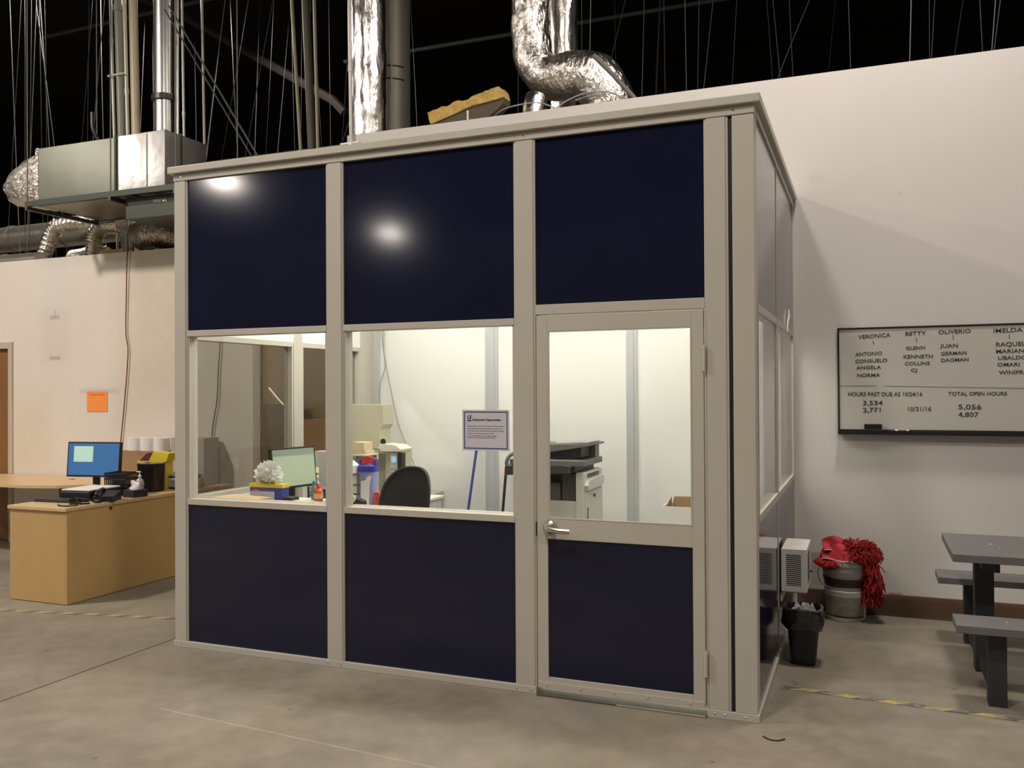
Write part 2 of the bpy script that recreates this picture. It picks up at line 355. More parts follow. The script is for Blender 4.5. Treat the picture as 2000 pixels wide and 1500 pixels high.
for x in (.06, 1.17, 1.26, 2.385, 2.47): sc = MB(); sc.lathe([(.004, -.0115), (.0055, -.0102)], (x, 0, .018), 10, 'Y'); p_('screw', sc, CHROME)
for x in (.06, 1.25, 2.44, 3.56): p_('screw', MB().lathe([(.004, -.0105), (.0055, -.0092)], (x, 0, 3.032), 10, 'Y'), CHROME)
for x in (3.45, 3.5, 3.6): p_('screw', MB().lathe([(.004, -.0115), (.0055, -.0102)], (x, 0, .02), 10, 'Y'), CHROME)
bays = ((.106, 1.163), (1.283, 2.377))
for x0, x1 in bays:
    p_('navy_panel', MB().box(x0, x1, .010, .03, 2.038, H), NAVY, label='navy blue panel')
    p_('navy_panel', MB().box(x0, x1, .010, .03, .038, .918), NAVY, label='navy blue panel')
    f = p_('window_frame', MB().box(x0, x1, -.002, .085, 2.000, 2.038, .002).box(x0, x1, -.002, .085, .918, .956, .002)
           .box(x0, x0+.012, .004, .08, .956, 2.0, .001).box(x1-.012, x1, .004, .08, .956, 2.0, .001)
           .box(x0, x1, .075, .12, .945, .958, .002))
    p_('pane', MB().box(x0+.012, x1-.012, .036, .042, .956, 2.0), GLASS, f, sm=False)
p_('navy_panel', MB().box(2.503, 3.412, .010, .03, 2.106, H), NAVY, label='navy blue panel')
p_('door_header', MB().box(2.503, 3.412, -.002, .085, 2.052, 2.106, .002))
# door leaf
D = p_('door', MB().box(2.509, 2.570, -.008, .036, .045, 2.046, .002).box(3.346, 3.406, -.008, .036, .045, 2.046, .002)
       .box(2.570, 3.346, -.008, .036, 1.960, 2.046, .002).box(2.570, 3.346, -.008, .036, .842, .952, .002).box(2.570, 3.346, -.008, .036, .045, .100, .002))
p_('door_pane', MB().box(2.570, 3.346, .010, .016, .952, 1.960), GLASS, D, sm=False)
p_('glazing_bead', MB().box(2.570, 2.577, -.009, .0, .952, 1.96).box(3.339, 3.346, -.009, .0, .952, 1.96).box(2.577, 3.339, -.009, 0, .952, .958).box(2.577, 3.339, -.009, 0, 1.954, 1.96), FRAME, D)
p_('door_panel', MB().box(2.570, 3.346, .000, .02, .100, .842), NAVY, D, label='navy blue lower panel')
ks = MB().box(2.512, 3.402, -.013, -.008, .040, .072, .001)
for x in (2.56, 2.75, 2.93, 3.11, 3.33): ks.lathe([(.004, -.016), (.0065, -.0145)], (x, 0, .058), 10, 'Y')
p_('sweep', ks, FRAME, D)
hd = MB().lathe([(.008, -.075), (.022, -.060), (.036, -.022), (.041, -.012), (.041, -.008)], (2.583, 0, .905), 28, 'Y')
hd.tube([(2.583, -.070, .905), (2.60, -.076, .902), (2.65, -.074, .898), (2.71, -.066, .895)], .0125, 12)
p_('lever_handle', hd, CHROME, D, label='satin chrome lever handle')
for z in (1.796, .26):
    p_('hinge', MB().tube([(3.410, -.012, z-.062), (3.410, -.012, z+.062)], .0085, 12).lathe([(.006, -.004), (.002, .01)], (3.41, -.012, z+.062), 10), FRAME, D)
p_('threshold', MB().box(2.505, 3.412, -.030, .06, .0, .008, .002), mat('dull_threshold_metal', (.13, .125, .10), .45, .6), label='dull metal threshold')
p_('threshold_strip', MB().box(2.95, 3.410, -.040, -.0305, .0, .010, .001), CHROME, label='bright metal strip along the right half of the threshold')
p_('strike', MB().box(2.500, 2.508, -.006, .004, .855, .93), BLACK)
# --- right side, facing the white wall
YE = 2.432
for y0, y1 in ((.10, 1.115), (1.145, 2.395)):
    p_('navy_panel', MB().box(3.635, 3.6585, y0, y1, 2.075, H), NAVY, label='navy blue panel')
    p_('navy_panel', MB().box(3.635, 3.6585, y0, y1, .038, .968), NAVY, label='navy blue panel')
    f = p_('window_frame', MB().box(3.60, 3.664, y0, y1, 2.033, 2.075, .002).box(3.60, 3.664, y0, y1, .968, 1.008, .002)
           .box(3.59, 3.663, y0, y0+.015, 1.008, 2.033, .001).box(3.59, 3.663, y1-.015, y1, 1.008, 2.033, .001))
    p_('pane', MB().box(3.650, 3.655, y0+.015, y1-.015, 1.008, 2.033), GLASS, f, sm=False)
p_('post', MB().box(3.578, 3.662, 1.117, 1.143, .038, H, .002)); p_('post', MB().box(3.578, 3.662, 2.397, YE, .038, H, .002))
p_('base_rail', MB().box(3.575, 3.670, .09, YE, 0, .038, .002)); p_('top_rail', MB().box(3.575, 3.666, .085, YE, H, 3.048, .002))
# --- left side
for y0, y1 in ((.085, 1.165), (1.275, 2.12)):
    p_('navy_panel', MB().box(.0, .022, y0, y1, 2.02, H), NAVY, label='navy blue panel'); p_('navy_panel', MB().box(.0, .022, y0, y1, .038, .925), NAVY, label='navy blue panel')
    f = p_('window_frame', MB().box(-.003, .083, y0, y1, 1.985, 2.02, .002).box(-.003, .083, y0, y1, .925, .960, .002)
           .box(.005, .08, y0, y0+.02, .96, 1.985, .001).box(.005, .08, y1-.02, y1, .96, 1.985, .001))
    p_('pane', MB().box(.036, .042, y0+.02, y1-.02, .96, 1.985), GLASS_S, f, sm=False)
p_('post', MB().box(-.003, .085, 1.165, 1.275, .038, H, .002)); p_('post', MB().box(-.003, .085, 2.12, YE, .038, H, .002))
p_('base_rail', MB().box(-.01, .09, .09, YE, 0, .038, .002)); p_('top_rail', MB().box(-.006, .085, .085, YE, H, 3.048, .002))
# --- inner liners, back wall, roof
L = MB().box(.085, 3.575, 2.362, YE, .0, H)
p_('back_panel', L, INNER)
LN = [(x0, x1, .062, .08, 2.106 if x0 > 2.4 else 2.04, H) for x0, x1 in bays + ((2.503, 3.412),)] + [(x0, x1, .062, .08, .038, .915) for x0, x1 in bays]
for y0, y1 in ((.085, 1.165), (1.275, 2.12)): LN += [(.066, .084, y0, y1, 2.02, H), (.066, .084, y0, y1, .038, .925)]
for y0, y1 in ((.10, 1.115), (1.145, 2.395)): LN += [(3.578, 3.594, y0, y1, 2.075, H), (3.578, 3.594, y0, y1, .038, .968)]
for q in LN: p_('white_liner', MB().box(*q), INNER, sm=False)
for x0, x1 in ((1.17, 1.285), (2.395, 2.485)):
    p_('inner_post', MB().box(x0, x1, 2.350, 2.363, .04, H, .001).box(x0+.03, x1-.03, 2.345, 2.352, .04, H, .001), ALU)
p_('inner_post', MB().box(.085, .145, 2.335, 2.363, .04, H, .002), ALU)
p_('roof_panel', MB().box(.0, 3.66, .0, YE, 3.049, 3.062), INNER, sm=False)
cp = MB().box(-.03, 3.692, -.032, .012, 3.056, 3.100, .004).box(3.652, 3.692, .012, YE+.006, 3.056, 3.100, .004).box(-.03, .012, .012, YE+.006, 3.056, 3.100, .004)
cp.box(.0, 3.66, .01, YE, 3.062, 3.085)
p_('roof_cap', cp, FRAME)
LE = mat('light_diffuser', (.9, .9, .88), .5, emit=(1, .97, .88), estr=20.0)
for x in (.95, 2.65):
    t = p_('ceiling_light', MB().box(x-.62, x+.62, .9, 1.5, 2.985, 3.049, .003), WHITE)
    p_('diffuser', MB().box(x-.58, x+.58, .94, 1.46, 2.978, 2.986), LE, t, sm=False)
# caution: white streak across the left side window, tape scrap on the right side
st = MB().tube([(.088, .856, 1.668), (.09, .94, 1.60), (.088, 1.021, 1.545)], .006, 6)
tag(obj('white_streak', st, PAPER), 'thin white streak slanting across the left side window', 'tape')
st = MB().tube(smooth([(3.668, 1.93, 2.198), (3.672, 1.90, 2.15), (3.668, 1.84, 2.10), (3.670, 1.78, 2.03)]), .010, 6, rf=lambda t: .0025+.004*math.sin(t*PI))
tag(obj('tape_scrap', st, WHITE), 'crumpled clear tape scrap hanging on the outer right side of the office', 'tape')

# ================================================================== RIGHT OF THE OFFICE
# --- whiteboard with its hand-written lists
WBX0, WBX1, WBZ0, WBZ1 = 3.972, 5.70, 1.325, 2.088
T = thing('whiteboard', 'black framed whiteboard with handwritten name lists, hung on the white wall', 'whiteboard', ((WBX0+WBX1)/2, 2.43, WBZ0))
obj('board', MB().box(WBX0+.01, WBX1-.01, 2.432, 2.448, WBZ0+.01, WBZ1-.01), WBM, T, sm=False)
obj('frame', MB().box(WBX0, WBX1, 2.424, 2.45, WBZ1-.012, WBZ1, .002).box(WBX0, WBX0+.012, 2.424, 2.45, WBZ0, WBZ1, .002).box(WBX1-.012, WBX1, 2.424, 2.45, WBZ0, WBZ1, .002).box(WBX0, WBX1, 2.424, 2.45, WBZ0, WBZ0+.02, .002), BLACK, T)
obj('tray', MB().box(WBX0, WBX1, 2.372, 2.45, WBZ0-.016, WBZ0+.006, .003).box(WBX0, WBX1, 2.370, 2.376, WBZ0-.016, WBZ0+.014, .001), BLACK, T)
def wb(px, py):
    """crop position (2000x1400 view of the board) -> wall point"""
    u = (px-190)/1810; X = 3.98 + u*1.205
    zt = 2.085 - (py-(205-40*u*1.0))/(985+30*u)*.76
    return X, zt
def write(txt, px, py, hpx, ink=INK, rot=0, sx=.95, wt=.0012):
    X, z = wb(px, py); b_ = text_bm(txt, hpx/985*.76*1.24, .0004, sx*1.08)
    for v in b_.bm.verts:
        c_ = v.co.copy(); v.co = Vector((X + c_.x*math.cos(rot)-c_.z*math.sin(rot) + random.uniform(-.0004, .0004), 2.4305+c_.y, z + c_.x*math.sin(rot)+c_.z*math.cos(rot)+random.uniform(-.0004, .0004)))
    obj('writing', b_, ink, T, sm=False)
for a in (('VERONICA', 395, 305, 42, INK, .05, 1.0), ('BETTY', 860, 275, 40, INK, .02, 1.15), ('OLIVERIO', 1185, 262, 40, INK, .02, 1.15), ('IMELDA', 1700, 252, 42, INK, .02, 1.2),
          ('ANTONIO', 362, 468, 38, INK, .04, .98), ('CONSUELO', 358, 535, 38, INK, .03, 1.05), ('ANGELA', 372, 595, 36, INK, .02, 1.15), ('NORMA', 375, 668, 36, INK, .02, 1.15),
          ('GLENN', 868, 408, 34, INK, .02, 1.1), ('KENNETH', 840, 490, 38, INK, 0, 1.1), ('COLLINS', 855, 553, 36, INK, 0, 1.1), ('CJ', 915, 614, 34, INK, 0, 1.3),
          ('JUAN', 1205, 388, 38, INK, 0, 1.2), ('GERMAN', 1205, 460, 36, INK, .02, 1.1), ('DAGMAN', 1205, 522, 36, INK, .02, 1.1),
          ('RAQUEL', 1722, 378, 42, INK, .01, 1.1), ('MARIANA', 1722, 440, 38, INK, .01, 1.2), ('UBALDO', 1740, 500, 36, INK, .01, 1.2), ('OMARI', 1735, 562, 36, INK, .01, 1.2), ('WINIFRED', 1752, 635, 38, INK, .01, 1.1),
          ('HOURS PAST DUE AS 10/24/16', 280, 848, 42, INK, -.003, .86), ('TOTAL OPEN HOURS', 1275, 834, 38, INK, 0, .96),
          ('3,534', 430, 935, 48, INK, .02, 1.25), ('2,771', 432, 1000, 48, INK, .02, 1.2), ('10/31/16', 872, 985, 46, INKR, .01, .95), ('5,056', 1365, 960, 50, INK, -.01, 1.3), ('4,807', 1368, 1030, 50, INK, -.01, 1.1)):
    write(a[0], a[1], a[2], a[3], a[4], a[5], a[6])
lines = MB()
def stroke(pts, r=.0022):
    q = []
    for p in pts: X, z = wb(*p); q.append((X, 2.4312, z))
    lines.tube(q, r, 5)
stroke([(540, 322), (552, 360)]); stroke([(968, 292), (978, 340)]); stroke([(1325, 270), (1327, 318)]); stroke([(1848, 268), (1850, 310)]); stroke([(200, 752), (575, 750)], .0014); stroke([(655, 750), (1990, 762)], .0014)
obj('ruled_lines', lines, INK, T)
mk_ = thing('eraser', 'black felt eraser standing on the whiteboard tray', 'eraser', (4.21, 2.40, 1.331))
obj('grip', MB().box(4.15, 4.27, 2.384, 2.42, 1.352, 1.385, .005), BLACK, mk_); obj('felt_pad', MB().box(4.152, 4.268, 2.386, 2.418, 1.331, 1.353, .002), DKGREY, mk_)
mk_ = thing('marker', 'white dry-erase marker with black cap lying on the whiteboard tray', 'marker', (4.40, 2.40, 1.331))
obj('barrel', MB().tube([(4.345, 2.398, 1.339), (4.445, 2.398, 1.339)], .008, 12), WHITE, mk_); obj('cap', MB().tube([(4.318, 2.398, 1.339), (4.355, 2.398, 1.339)], .0093, 12), BLACK, mk_)
mk_ = thing('marker', 'black marker lying on the tray just right of the white marker', 'marker', (4.41, 2.386, 1.331))
obj('barrel', MB().tube([(4.375, 2.383, 1.339), (4.43, 2.383, 1.339)], .0075, 12), BLACK, mk_)

# --- air conditioner through the lower side panel
T = thing('window_air_conditioner', 'small white louvred air conditioner sticking out of the right side of the office', 'air conditioner', (3.74, 1.37, .39))
cas = MB().box(3.672, 3.822, 1.176, 1.58, .398, .660, .004)
obj('casing', cas, WHITE, T)
obj('vent_recess', MB().box(3.700, 3.788, 1.172, 1.1775, .435, .630), BLACKM, T, sm=False)
gr = MB().box(3.672, 3.700, 1.166, 1.176, .40, .66, .001).box(3.788, 3.822, 1.166, 1.176, .40, .66, .001).box(3.7, 3.788, 1.166, 1.176, .40, .435, .001).box(3.7, 3.788, 1.166, 1.176, .630, .66, .001)
for i in range(16):
    z = .441 + i*.0122; gr.box(3.70, 3.788, 1.166, 1.1735, z, z+.0042)
obj('louvre_grille', gr, WHITE, T)
sl = MB()
for i in range(14):
    z = .441+i*.0135; sl.box(3.8215, 3.8235, 1.24, 1.44, z, z+.006)
obj('side_slots', sl, BLACKM, T, sm=False)
obj('drain_spout', MB().tube([(3.80, 1.50, .47), (3.835, 1.50, .47)], .010, 10), BLACK, T)
obj('bracket', MB().box(3.664, 3.815, 1.20, 1.22, .386, .398).box(3.664, 3.815, 1.52, 1.54, .386, .398).box(3.664, 3.674, 1.20, 1.54, .33, .398), WHITE, T)

# --- waste bin with black bag
bx, by = 3.805, 1.085
T = thing('waste_bin', 'small black waste bin lined with a black bag, beside the office', 'waste bin', (bx, by, 0))
def rring(hx, hy, z, n=40, rr=.35, wob=0, sd=0):
    out = []
    for i in range(n):
        a = 2*PI*i/n; c_, s_ = math.cos(a), math.sin(a); p = 4
        q = (abs(c_)**p + abs(s_)**p)**(-1/p)
        w_ = 1 + wob*noise.noise(Vector((c_*3, s_*3, sd)))
        out.append((bx+c_*q*hx*w_, by+s_*q*hy*w_, z + wob*.15*noise.noise(Vector((c_*4, s_*4, sd+5)))))
    return out
def loft(rings, mb=None, cap0=True, cap1=True):
    mb = mb or MB(); RR = [[mb.bm.verts.new(p) for p in r] for r in rings]; n = len(RR[0])
    for A, B in zip(RR, RR[1:]):
        for i in range(n): mb.bm.faces.new((A[i], A[(i+1) % n], B[(i+1) % n], B[i]))
    if cap0: mb.bm.faces.new(RR[0][::-1])
    if cap1: mb.bm.faces.new(RR[-1])
    return mb
obj('bin_body', loft([rring(.068, .068, 0), rring(.072, .072, .01), rring(.100, .095, .325), rring(.094, .089, .325), rring(.066, .066, .02)]), BLACK, T)
obj('bin_bag', loft([rring(.104, .099, .215, wob=.10, sd=1), rring(.121, .113, .25, wob=.12, sd=2), rring(.120, .112, .295, wob=.10, sd=3), rring(.113, .108, .333, wob=.06, sd=4), rring(.099, .095, .337, wob=.05, sd=5), rring(.088, .084, .28, wob=.1, sd=6), rring(.07, .07, .16, wob=.2, sd=7)], cap0=False), BAG, T)
cr_ = MB()
for k in range(5):
    a = k*1.3; cr_.lathe([(.001, .30), (.024, .305), (.030, .322), (.020, .342), (.003, .350)], (bx+.045*math.cos(a), by+.04*math.sin(a), -.005), 9)
cr_.jitter(.022, 30)
tag(obj('crumpled_wrapper', cr_, mat('clear_film', (.30, .29, .29), .25, bump=.5)), 'crumpled grey plastic wrappers lying in the black waste bin', 'rubbish')

# --- two stacked pails with mop heads
px, py = 4.018, 2.27
T = thing('pail', 'white lower pail with grey label, standing on the floor by the wall', 'bucket', (px, py, 0))
obj('pail_body', MB().lathe([(.128, 0), (.132, .004), (.142, .20), (.146, .202), (.146, .214), (.143, .216)], (px, py, 0), 40), PAILW, T)
lb = MB(); n = 26
for z0, z1 in ((.04, .175),):
    a0, a1 = R(196), R(330)
    for i in range(n):
        A0 = a0+(a1-a0)*i/n; A1 = a0+(a1-a0)*(i+1)/n
        r0, r1 = .1336+z0*.05+.0012, .1336+z1*.05+.0012
        lb.quad((px+r0*math.cos(A0), py+r0*math.sin(A0), z0), (px+r0*math.cos(A1), py+r0*math.sin(A1), z0), (px+r1*math.cos(A1), py+r1*math.sin(A1), z1), (px+r1*math.cos(A0), py+r1*math.sin(A0), z1))
obj('label_sheet', lb, mat('pail_label', (.23, .225, .185), .5, var=.3, vscale=30), T)
bd = MB()
for i in range(n):
    A0 = R(200)+R(130)*i/n; A1 = R(200)+R(130)*(i+1)/n; r0 = .1365
    bd.quad((px+r0*math.cos(A0), py+r0*math.sin(A0), .030), (px+r0*math.cos(A1), py+r0*math.sin(A1), .030), (px+r0*math.cos(A1), py+r0*math.sin(A1), .040), (px+r0*math.cos(A0), py+r0*math.sin(A0), .040))
obj('label_band', bd, BLACK, T)
T = thing('pail', 'silver grey upper pail nested in the white pail, topped with red mop heads', 'bucket', (px, py, .216))
obj('pail_body', MB().lathe([(.120, .2165), (.138, .222), (.147, .30), (.158, .335), (.160, .36), (.150, .362), (.150, .385), (.158, .387), (.158, .405), (.152, .408), (.152, .425), (.110, .43)], (px, py, 0), 40), SILVER, T)
obj('dark_band', MB().lathe([(.1445, .243), (.1545, .300)], (px, py, 0), 40, caps=False), mat('dark_brown_band', (.035, .018, .018), .4), T)
obj('wire_handle', MB().tube(smooth([(px-.158, py, .372), (px-.185, py-.05, .33), (px-.165, py-.11, .27), (px-.09, py-.155, .235), (px-.0, py-.17, .228)]), .0028, 8), CHROME, T)
# mop heads
mp = MB(); bmesh.ops.create_icosphere(mp.bm, subdivisions=4, radius=1)
for v in mp.bm.verts:
    v.co = Vector((px+.085+v.co.x*.125, py-.02+v.co.y*.115, .44+v.co.z*.095))
mp.jitter(.05, 14, 3)
def yarn(mb, p, d, L_, r=.0038):
    pts = [Vector(p)]; dd = Vector(d).normalized()
    for i in range(5):
        dd = (dd + Vector((random.uniform(-.35, .35), random.uniform(-.35, .35), random.uniform(-.5, .15)))).normalized(); pts.append(pts[-1]+dd*L_/5)
    mb.tube(pts, r, 5)
for i in range(560):
    a = random.uniform(0, 2*PI); e_ = random.uniform(.15, 1.2)
    n_ = Vector((math.cos(a)*math.cos(e_), math.sin(a)*math.cos(e_), math.sin(e_)))
    yarn(mp, (px+.085+n_.x*.12, py-.02+n_.y*.11, .44+n_.z*.09), n_+Vector((0, 0, -.3)), .06)
for i in range(460):   # the tail that hangs down the right side
    t = random.random(); a = random.uniform(0, 2*PI); r_ = random.uniform(.3, 1)
    c_ = Vector((px+.165+.02*math.sin(t*3), py-.085, .42-t*.25)); yarn(mp, c_+Vector((math.cos(a)*.055*r_, math.sin(a)*.05*r_, 0)), (math.cos(a)*.6, math.sin(a)*.5-.2, -1.2), .065)
tag(obj('string_mop_head', mp, REDM), 'shaggy dark red string mop head draped over the right side of the pail', 'mop head')
mp = MB(); bmesh.ops.create_icosphere(mp.bm, subdivisions=3, radius=1)
for v in mp.bm.verts: v.co = Vector((px-.085+v.co.x*.085, py-.03+v.co.y*.10, .435+v.co.z*.06))
mp.jitter(.04, 14, 9)
for i in range(280):
    a = random.uniform(PI*.6, PI*1.75); c_ = Vector((px-.085+math.cos(a)*.075, py-.03+math.sin(a)*.09, .43)); yarn(mp, c_, (math.cos(a), math.sin(a), -.6), .065)
for i in range(60):
    a = random.uniform(0, 2*PI); yarn(mp, (px-.03+math.cos(a)*.04, py+math.sin(a)*.03, .515), (math.cos(a), math.sin(a), .5), .05)
tag(obj('string_mop_head', mp, mat('red_mop_yarn_bright', (.38, .02, .02), .9)), 'red string mop head on the left of the pail under the cloth pads', 'mop head')
def pad(name, cx, cy, cz, hx, hy, tilt, rz, label):
    m_ = MB(); n1_, n2_ = 14, 8; V = []
    for i in range(n1_+1):
        row = []
        for j in range(n2_+1):
            u, v = i/n1_*2-1, j/n2_*2-1
            row.append(Vector((u*hx, v*hy, .018*math.sin(u*3+v*2)-.03*u*u)))
        V.append(row)
    Mx = Matrix.Translation((cx, cy, cz)) @ Matrix.Rotation(rz, 4, 'Z') @ Matrix.Rotation(tilt, 4, 'X')
    top = [[m_.bm.verts.new(Mx @ p) for p in r] for r in V]; bot = [[m_.bm.verts.new(Mx @ (p-Vector((0, 0, .012)))) for p in r] for r in V]
    for i in range(n1_):
        for j in range(n2_):
            m_.bm.faces.new((top[i][j], top[i+1][j], top[i+1][j+1], top[i][j+1])); m_.bm.faces.new((bot[i][j], bot[i][j+1], bot[i+1][j+1], bot[i+1][j]))
    for i in range(n1_):
        m_.bm.faces.new((top[i][0], bot[i][0], bot[i+1][0], top[i+1][0])); m_.bm.faces.new((top[i][n2_], top[i+1][n2_], bot[i+1][n2_], bot[i][n2_]))
    for j in range(n2_):
        m_.bm.faces.new((top[0][j], top[0][j+1], bot[0][j+1], bot[0][j])); m_.bm.faces.new((top[n1_][j], bot[n1_][j], bot[n1_][j+1], top[n1_][j+1]))
    o = tag(obj(name, m_, mat('red_pad_cloth', (.50, .035, .055), .8, bump=.2, bscale=90)), label, 'cloth')
    edge = [Mx @ (V[i][0]+Vector((0, -.002, .003))) for i in range(n1_+1)] + [Mx @ (V[n1_][j]+Vector((.002, 0, .003))) for j in range(n2_+1)]
    obj('pale_edging', MB().tube(edge, .0035, 6), mat('pale_edging', (.75, .55, .52), .7), o); return o
pad('cloth_mop_pad', px-.045, py-.105, .485, .105, .062, R(48), R(-14), 'red cloth mop pad with pale edging, lower of the two on the pail')
pad('cloth_mop_pad', px-.065, py-.045, .537, .080, .050, R(58), R(12), 'red cloth mop pad with pale edging, upper of the two on the pail')

# --- picnic table
T = thing('picnic_table', 'grey topped picnic table with dark legs and attached benches, by the right edge', 'table', (5.3, 1.3, 0))
obj('tabletop', MB().box(4.60, 6.3, .93, 1.69, .685, .730, .004), GREYW, T)
obj('bench', MB().box(4.585, 6.3, .56, .81, .388, .430, .004), GREYW, T); obj('bench', MB().box(4.585, 6.3, 1.79, 2.07, .388, .430, .004), GREYW, T)
for xx in (4.74, 5.95):
    obj('leg', MB().box(xx, xx+.10, 1.26, 1.36, .0, .66, .003), DKGREY, T); obj('leg', MB().box(xx, xx+.085, .66, .75, .0, .388, .003), DKGREY, T); obj('leg', MB().box(xx, xx+.085, 1.86, 1.95, .0, .388, .003), DKGREY, T)
    obj('crossbeam', MB().box(xx+.015, xx+.085, 1.02, 1.60, .63, .685, .002).box(xx+.1, xx+.13, 1.25, 1.37, .58, .685, .002), DKGREY, T)
    obj('brace', MB().box(xx+.02, xx+.06, .70, 1.90, .035, .085, .002), DKGREY, T)
for i, (x, y, rr) in enumerate(((4.83, 1.32, .006), (4.86, 1.20, .005), (4.95, 1.38, .004), (4.83, .70, .005), (5.0, 1.30, .005))):
    z = .730 if y > .9 else .430
    cb = MB(); bmesh.ops.create_icosphere(cb.bm, subdivisions=1, radius=rr); cb.jitter(.004, 90, i)
    for v in cb.bm.verts: v.co = Vector((v.co.x+x, v.co.y+y, v.co.z*.5+z+rr*.3))
    tag(obj('crumb', cb, PAPER), ('tiny white crumb on the picnic bench' if z < .5 else 'tiny white crumb on the picnic tabletop'), 'crumb', 'crumbs on the picnic bench' if z < .5 else 'crumbs on the picnic tabletop')

# --- worn floor tape
tag(obj('floor_tape', MB().box(-.95, .95, -.026, .026, .0, .002), TAPE2, origin=(0, 0, 0)), 'worn yellow and black floor tape between office and picnic table', 'floor tape').location = (4.66, .515, .0004)
bpy.data.objects['floor_tape'].rotation_euler.z = R(-4.0)
tag(obj('floor_tape', MB().box(-.80, .74, -.026, .026, .0, .002), TAPE, origin=(0, 0, 0)), 'worn faded hazard tape on the floor in front of the maple desk', 'floor tape').location = (-1.22, .385, .0004)
bpy.data.objects['floor_tape.001'].rotation_euler.z = R(10.8)
db = MB(); db.tube(smooth([(3.70, -.17, .004), (3.73, -.20, .005), (3.77, -.20, .004), (3.80, -.17, .005)]), .003, 6)
tag(obj('plastic_shaving', db, BLACKM), 'thin dark curled scrap on the floor right of the office corner', 'debris')

# ================================================================== LEFT: RECEPTION DESK AND WHAT STANDS ON IT
T = thing('corner_desk', 'maple L-shaped office desk with closed panels, left of the office', 'desk', (-1.86, 1.4, 0))
obj('worktop', MB().box(-2.185, -1.552, .515, 2.42, .722, .750, .003), MAPLET, T)
obj('end_panel', MB().box(-2.175, -1.582, .53, .552, .004, .722, .002), MAPLE, T)
obj('side_panel', MB().box(-1.582, -1.560, .530, 2.41, .004, .722, .002), MAPLE, T)
obj('return_worktop', MB().prism([(-5.3, 2.42), (-5.3, 1.62), (-3.40, 1.62), (-3.05, 1.72), (-2.80, 1.90), (-2.62, 1.93), (-2.185, 1.93), (-2.185, 2.42)], .722, .750), MAPLET, T)
obj('modesty_panel', MB().box(-2.8, -2.2, 2.38, 2.40, .25, .722), MAPLE, T)
obj('grommet', MB().lathe([(.030, .7505), (.030, .753), (.022, .754)], (-3.42, 2.22, 0), 20), BLACK, T)
kb_ = MB().tube([(-1.560, .95, .70), (-1.548, .95, .70)], .011, 12); obj('lock', kb_, mat('brown_lock', (.05, .02, .015), .5), T)
# boxes under the return worktop
def carton(name, x0, x1, y0, y1, z0, z1, mt, label, cat='box', lab=None, flap=True, rz=0):
    t = thing(name, label, cat, ((x0+x1)/2, (y0+y1)/2, z0)); cx, cy = (x0+x1)/2, (y0+y1)/2
    obj('box_body', MB().box(x0, x1, y0, y1, z0, z1, .003, rz, (cx, cy, 0)), mt, t)
    if flap: obj('tape_seam', MB().box(cx-.025, cx+.025, y0-.001, y1+.001, z1-.04, z1+.001, 0, rz, (cx, cy, 0)), mat('packing_tape', (.30, .20, .11), .3), t)
    if lab: obj('box_label', MB().box(lab[0], lab[1], y0-.002, y0, lab[2], lab[3]), mat('faded_label', (.42, .38, .34), .6), t)
    return t
carton('cardboard_box', -3.35, -2.62, 2.00, 2.37, .40, .70, CARDD, 'dark brown cardboard box with pale label, on top under the desk', lab=(-3.02, -2.88, .60, .66))
carton('storage_box', -3.35, -2.72, 1.98, 2.37, .20, .398, mat('grey_white_carton', (.36, .34, .33), .7, var=.2), 'grey white box with printed sides in the stack under the desk', flap=False)
carton('cardboard_box', -3.35, -2.70, 1.98, 2.37, .0, .198, CARDD, 'dark brown cardboard box at the bottom of the stack under the desk')
# orange note
nt_ = MB().box(-3.462, -3.178, 2.4445, 2.4475, 1.440, 1.652, 0); 
o = tag(obj('orange_notice', nt_, ORANGE), 'bright orange paper sheet taped to the white wall above the desk', 'notice')
sc_ = MB()
for i in range(9):
    x = -3.425+i*.024; sc_.tube([(x, 2.444, 1.612+random.uniform(-.006, .006)), (x+.012, 2.444, 1.628), (x+.022, 2.444, 1.612+random.uniform(-.006, .006))], .0022, 5)
obj('scribble', sc_, mat('orange_ink', (.55, .13, .04), .7), o)
# hanging cords
tag(obj('loose_cable', MB().tube(smooth([(-2.87, 2.50, 3.12), (-2.880, 2.43, 3.085), (-2.90, 2.43, 2.60), (-2.906, 2.43, 2.255), (-2.878, 2.43, 2.044), (-2.93, 2.43, 1.516), (-2.985, 2.43, 1.093), (-3.02, 2.43, .80), (-3.02, 2.428, .757)]), .006, 8), REDCORD), 'red brown cord hanging down the left wall behind the desk monitor', 'cable')
tag(obj('loose_cable', MB().tube(smooth([(-1.68, 2.52, 3.11), (-1.69, 2.43, 3.07), (-1.685, 2.432, 2.6), (-1.696, 2.43, 2.145), (-1.720, 2.43, 1.85), (-1.736, 2.43, 1.568), (-1.790, 2.43, 1.30), (-1.800, 2.43, 1.10), (-1.776, 2.42, .90), (-1.776, 2.41, .752)]), .0065, 8), mat('brown_cord', (.16, .12, .09), .6)), 'brown cord seen through the left office window, ending on the desk', 'cable')
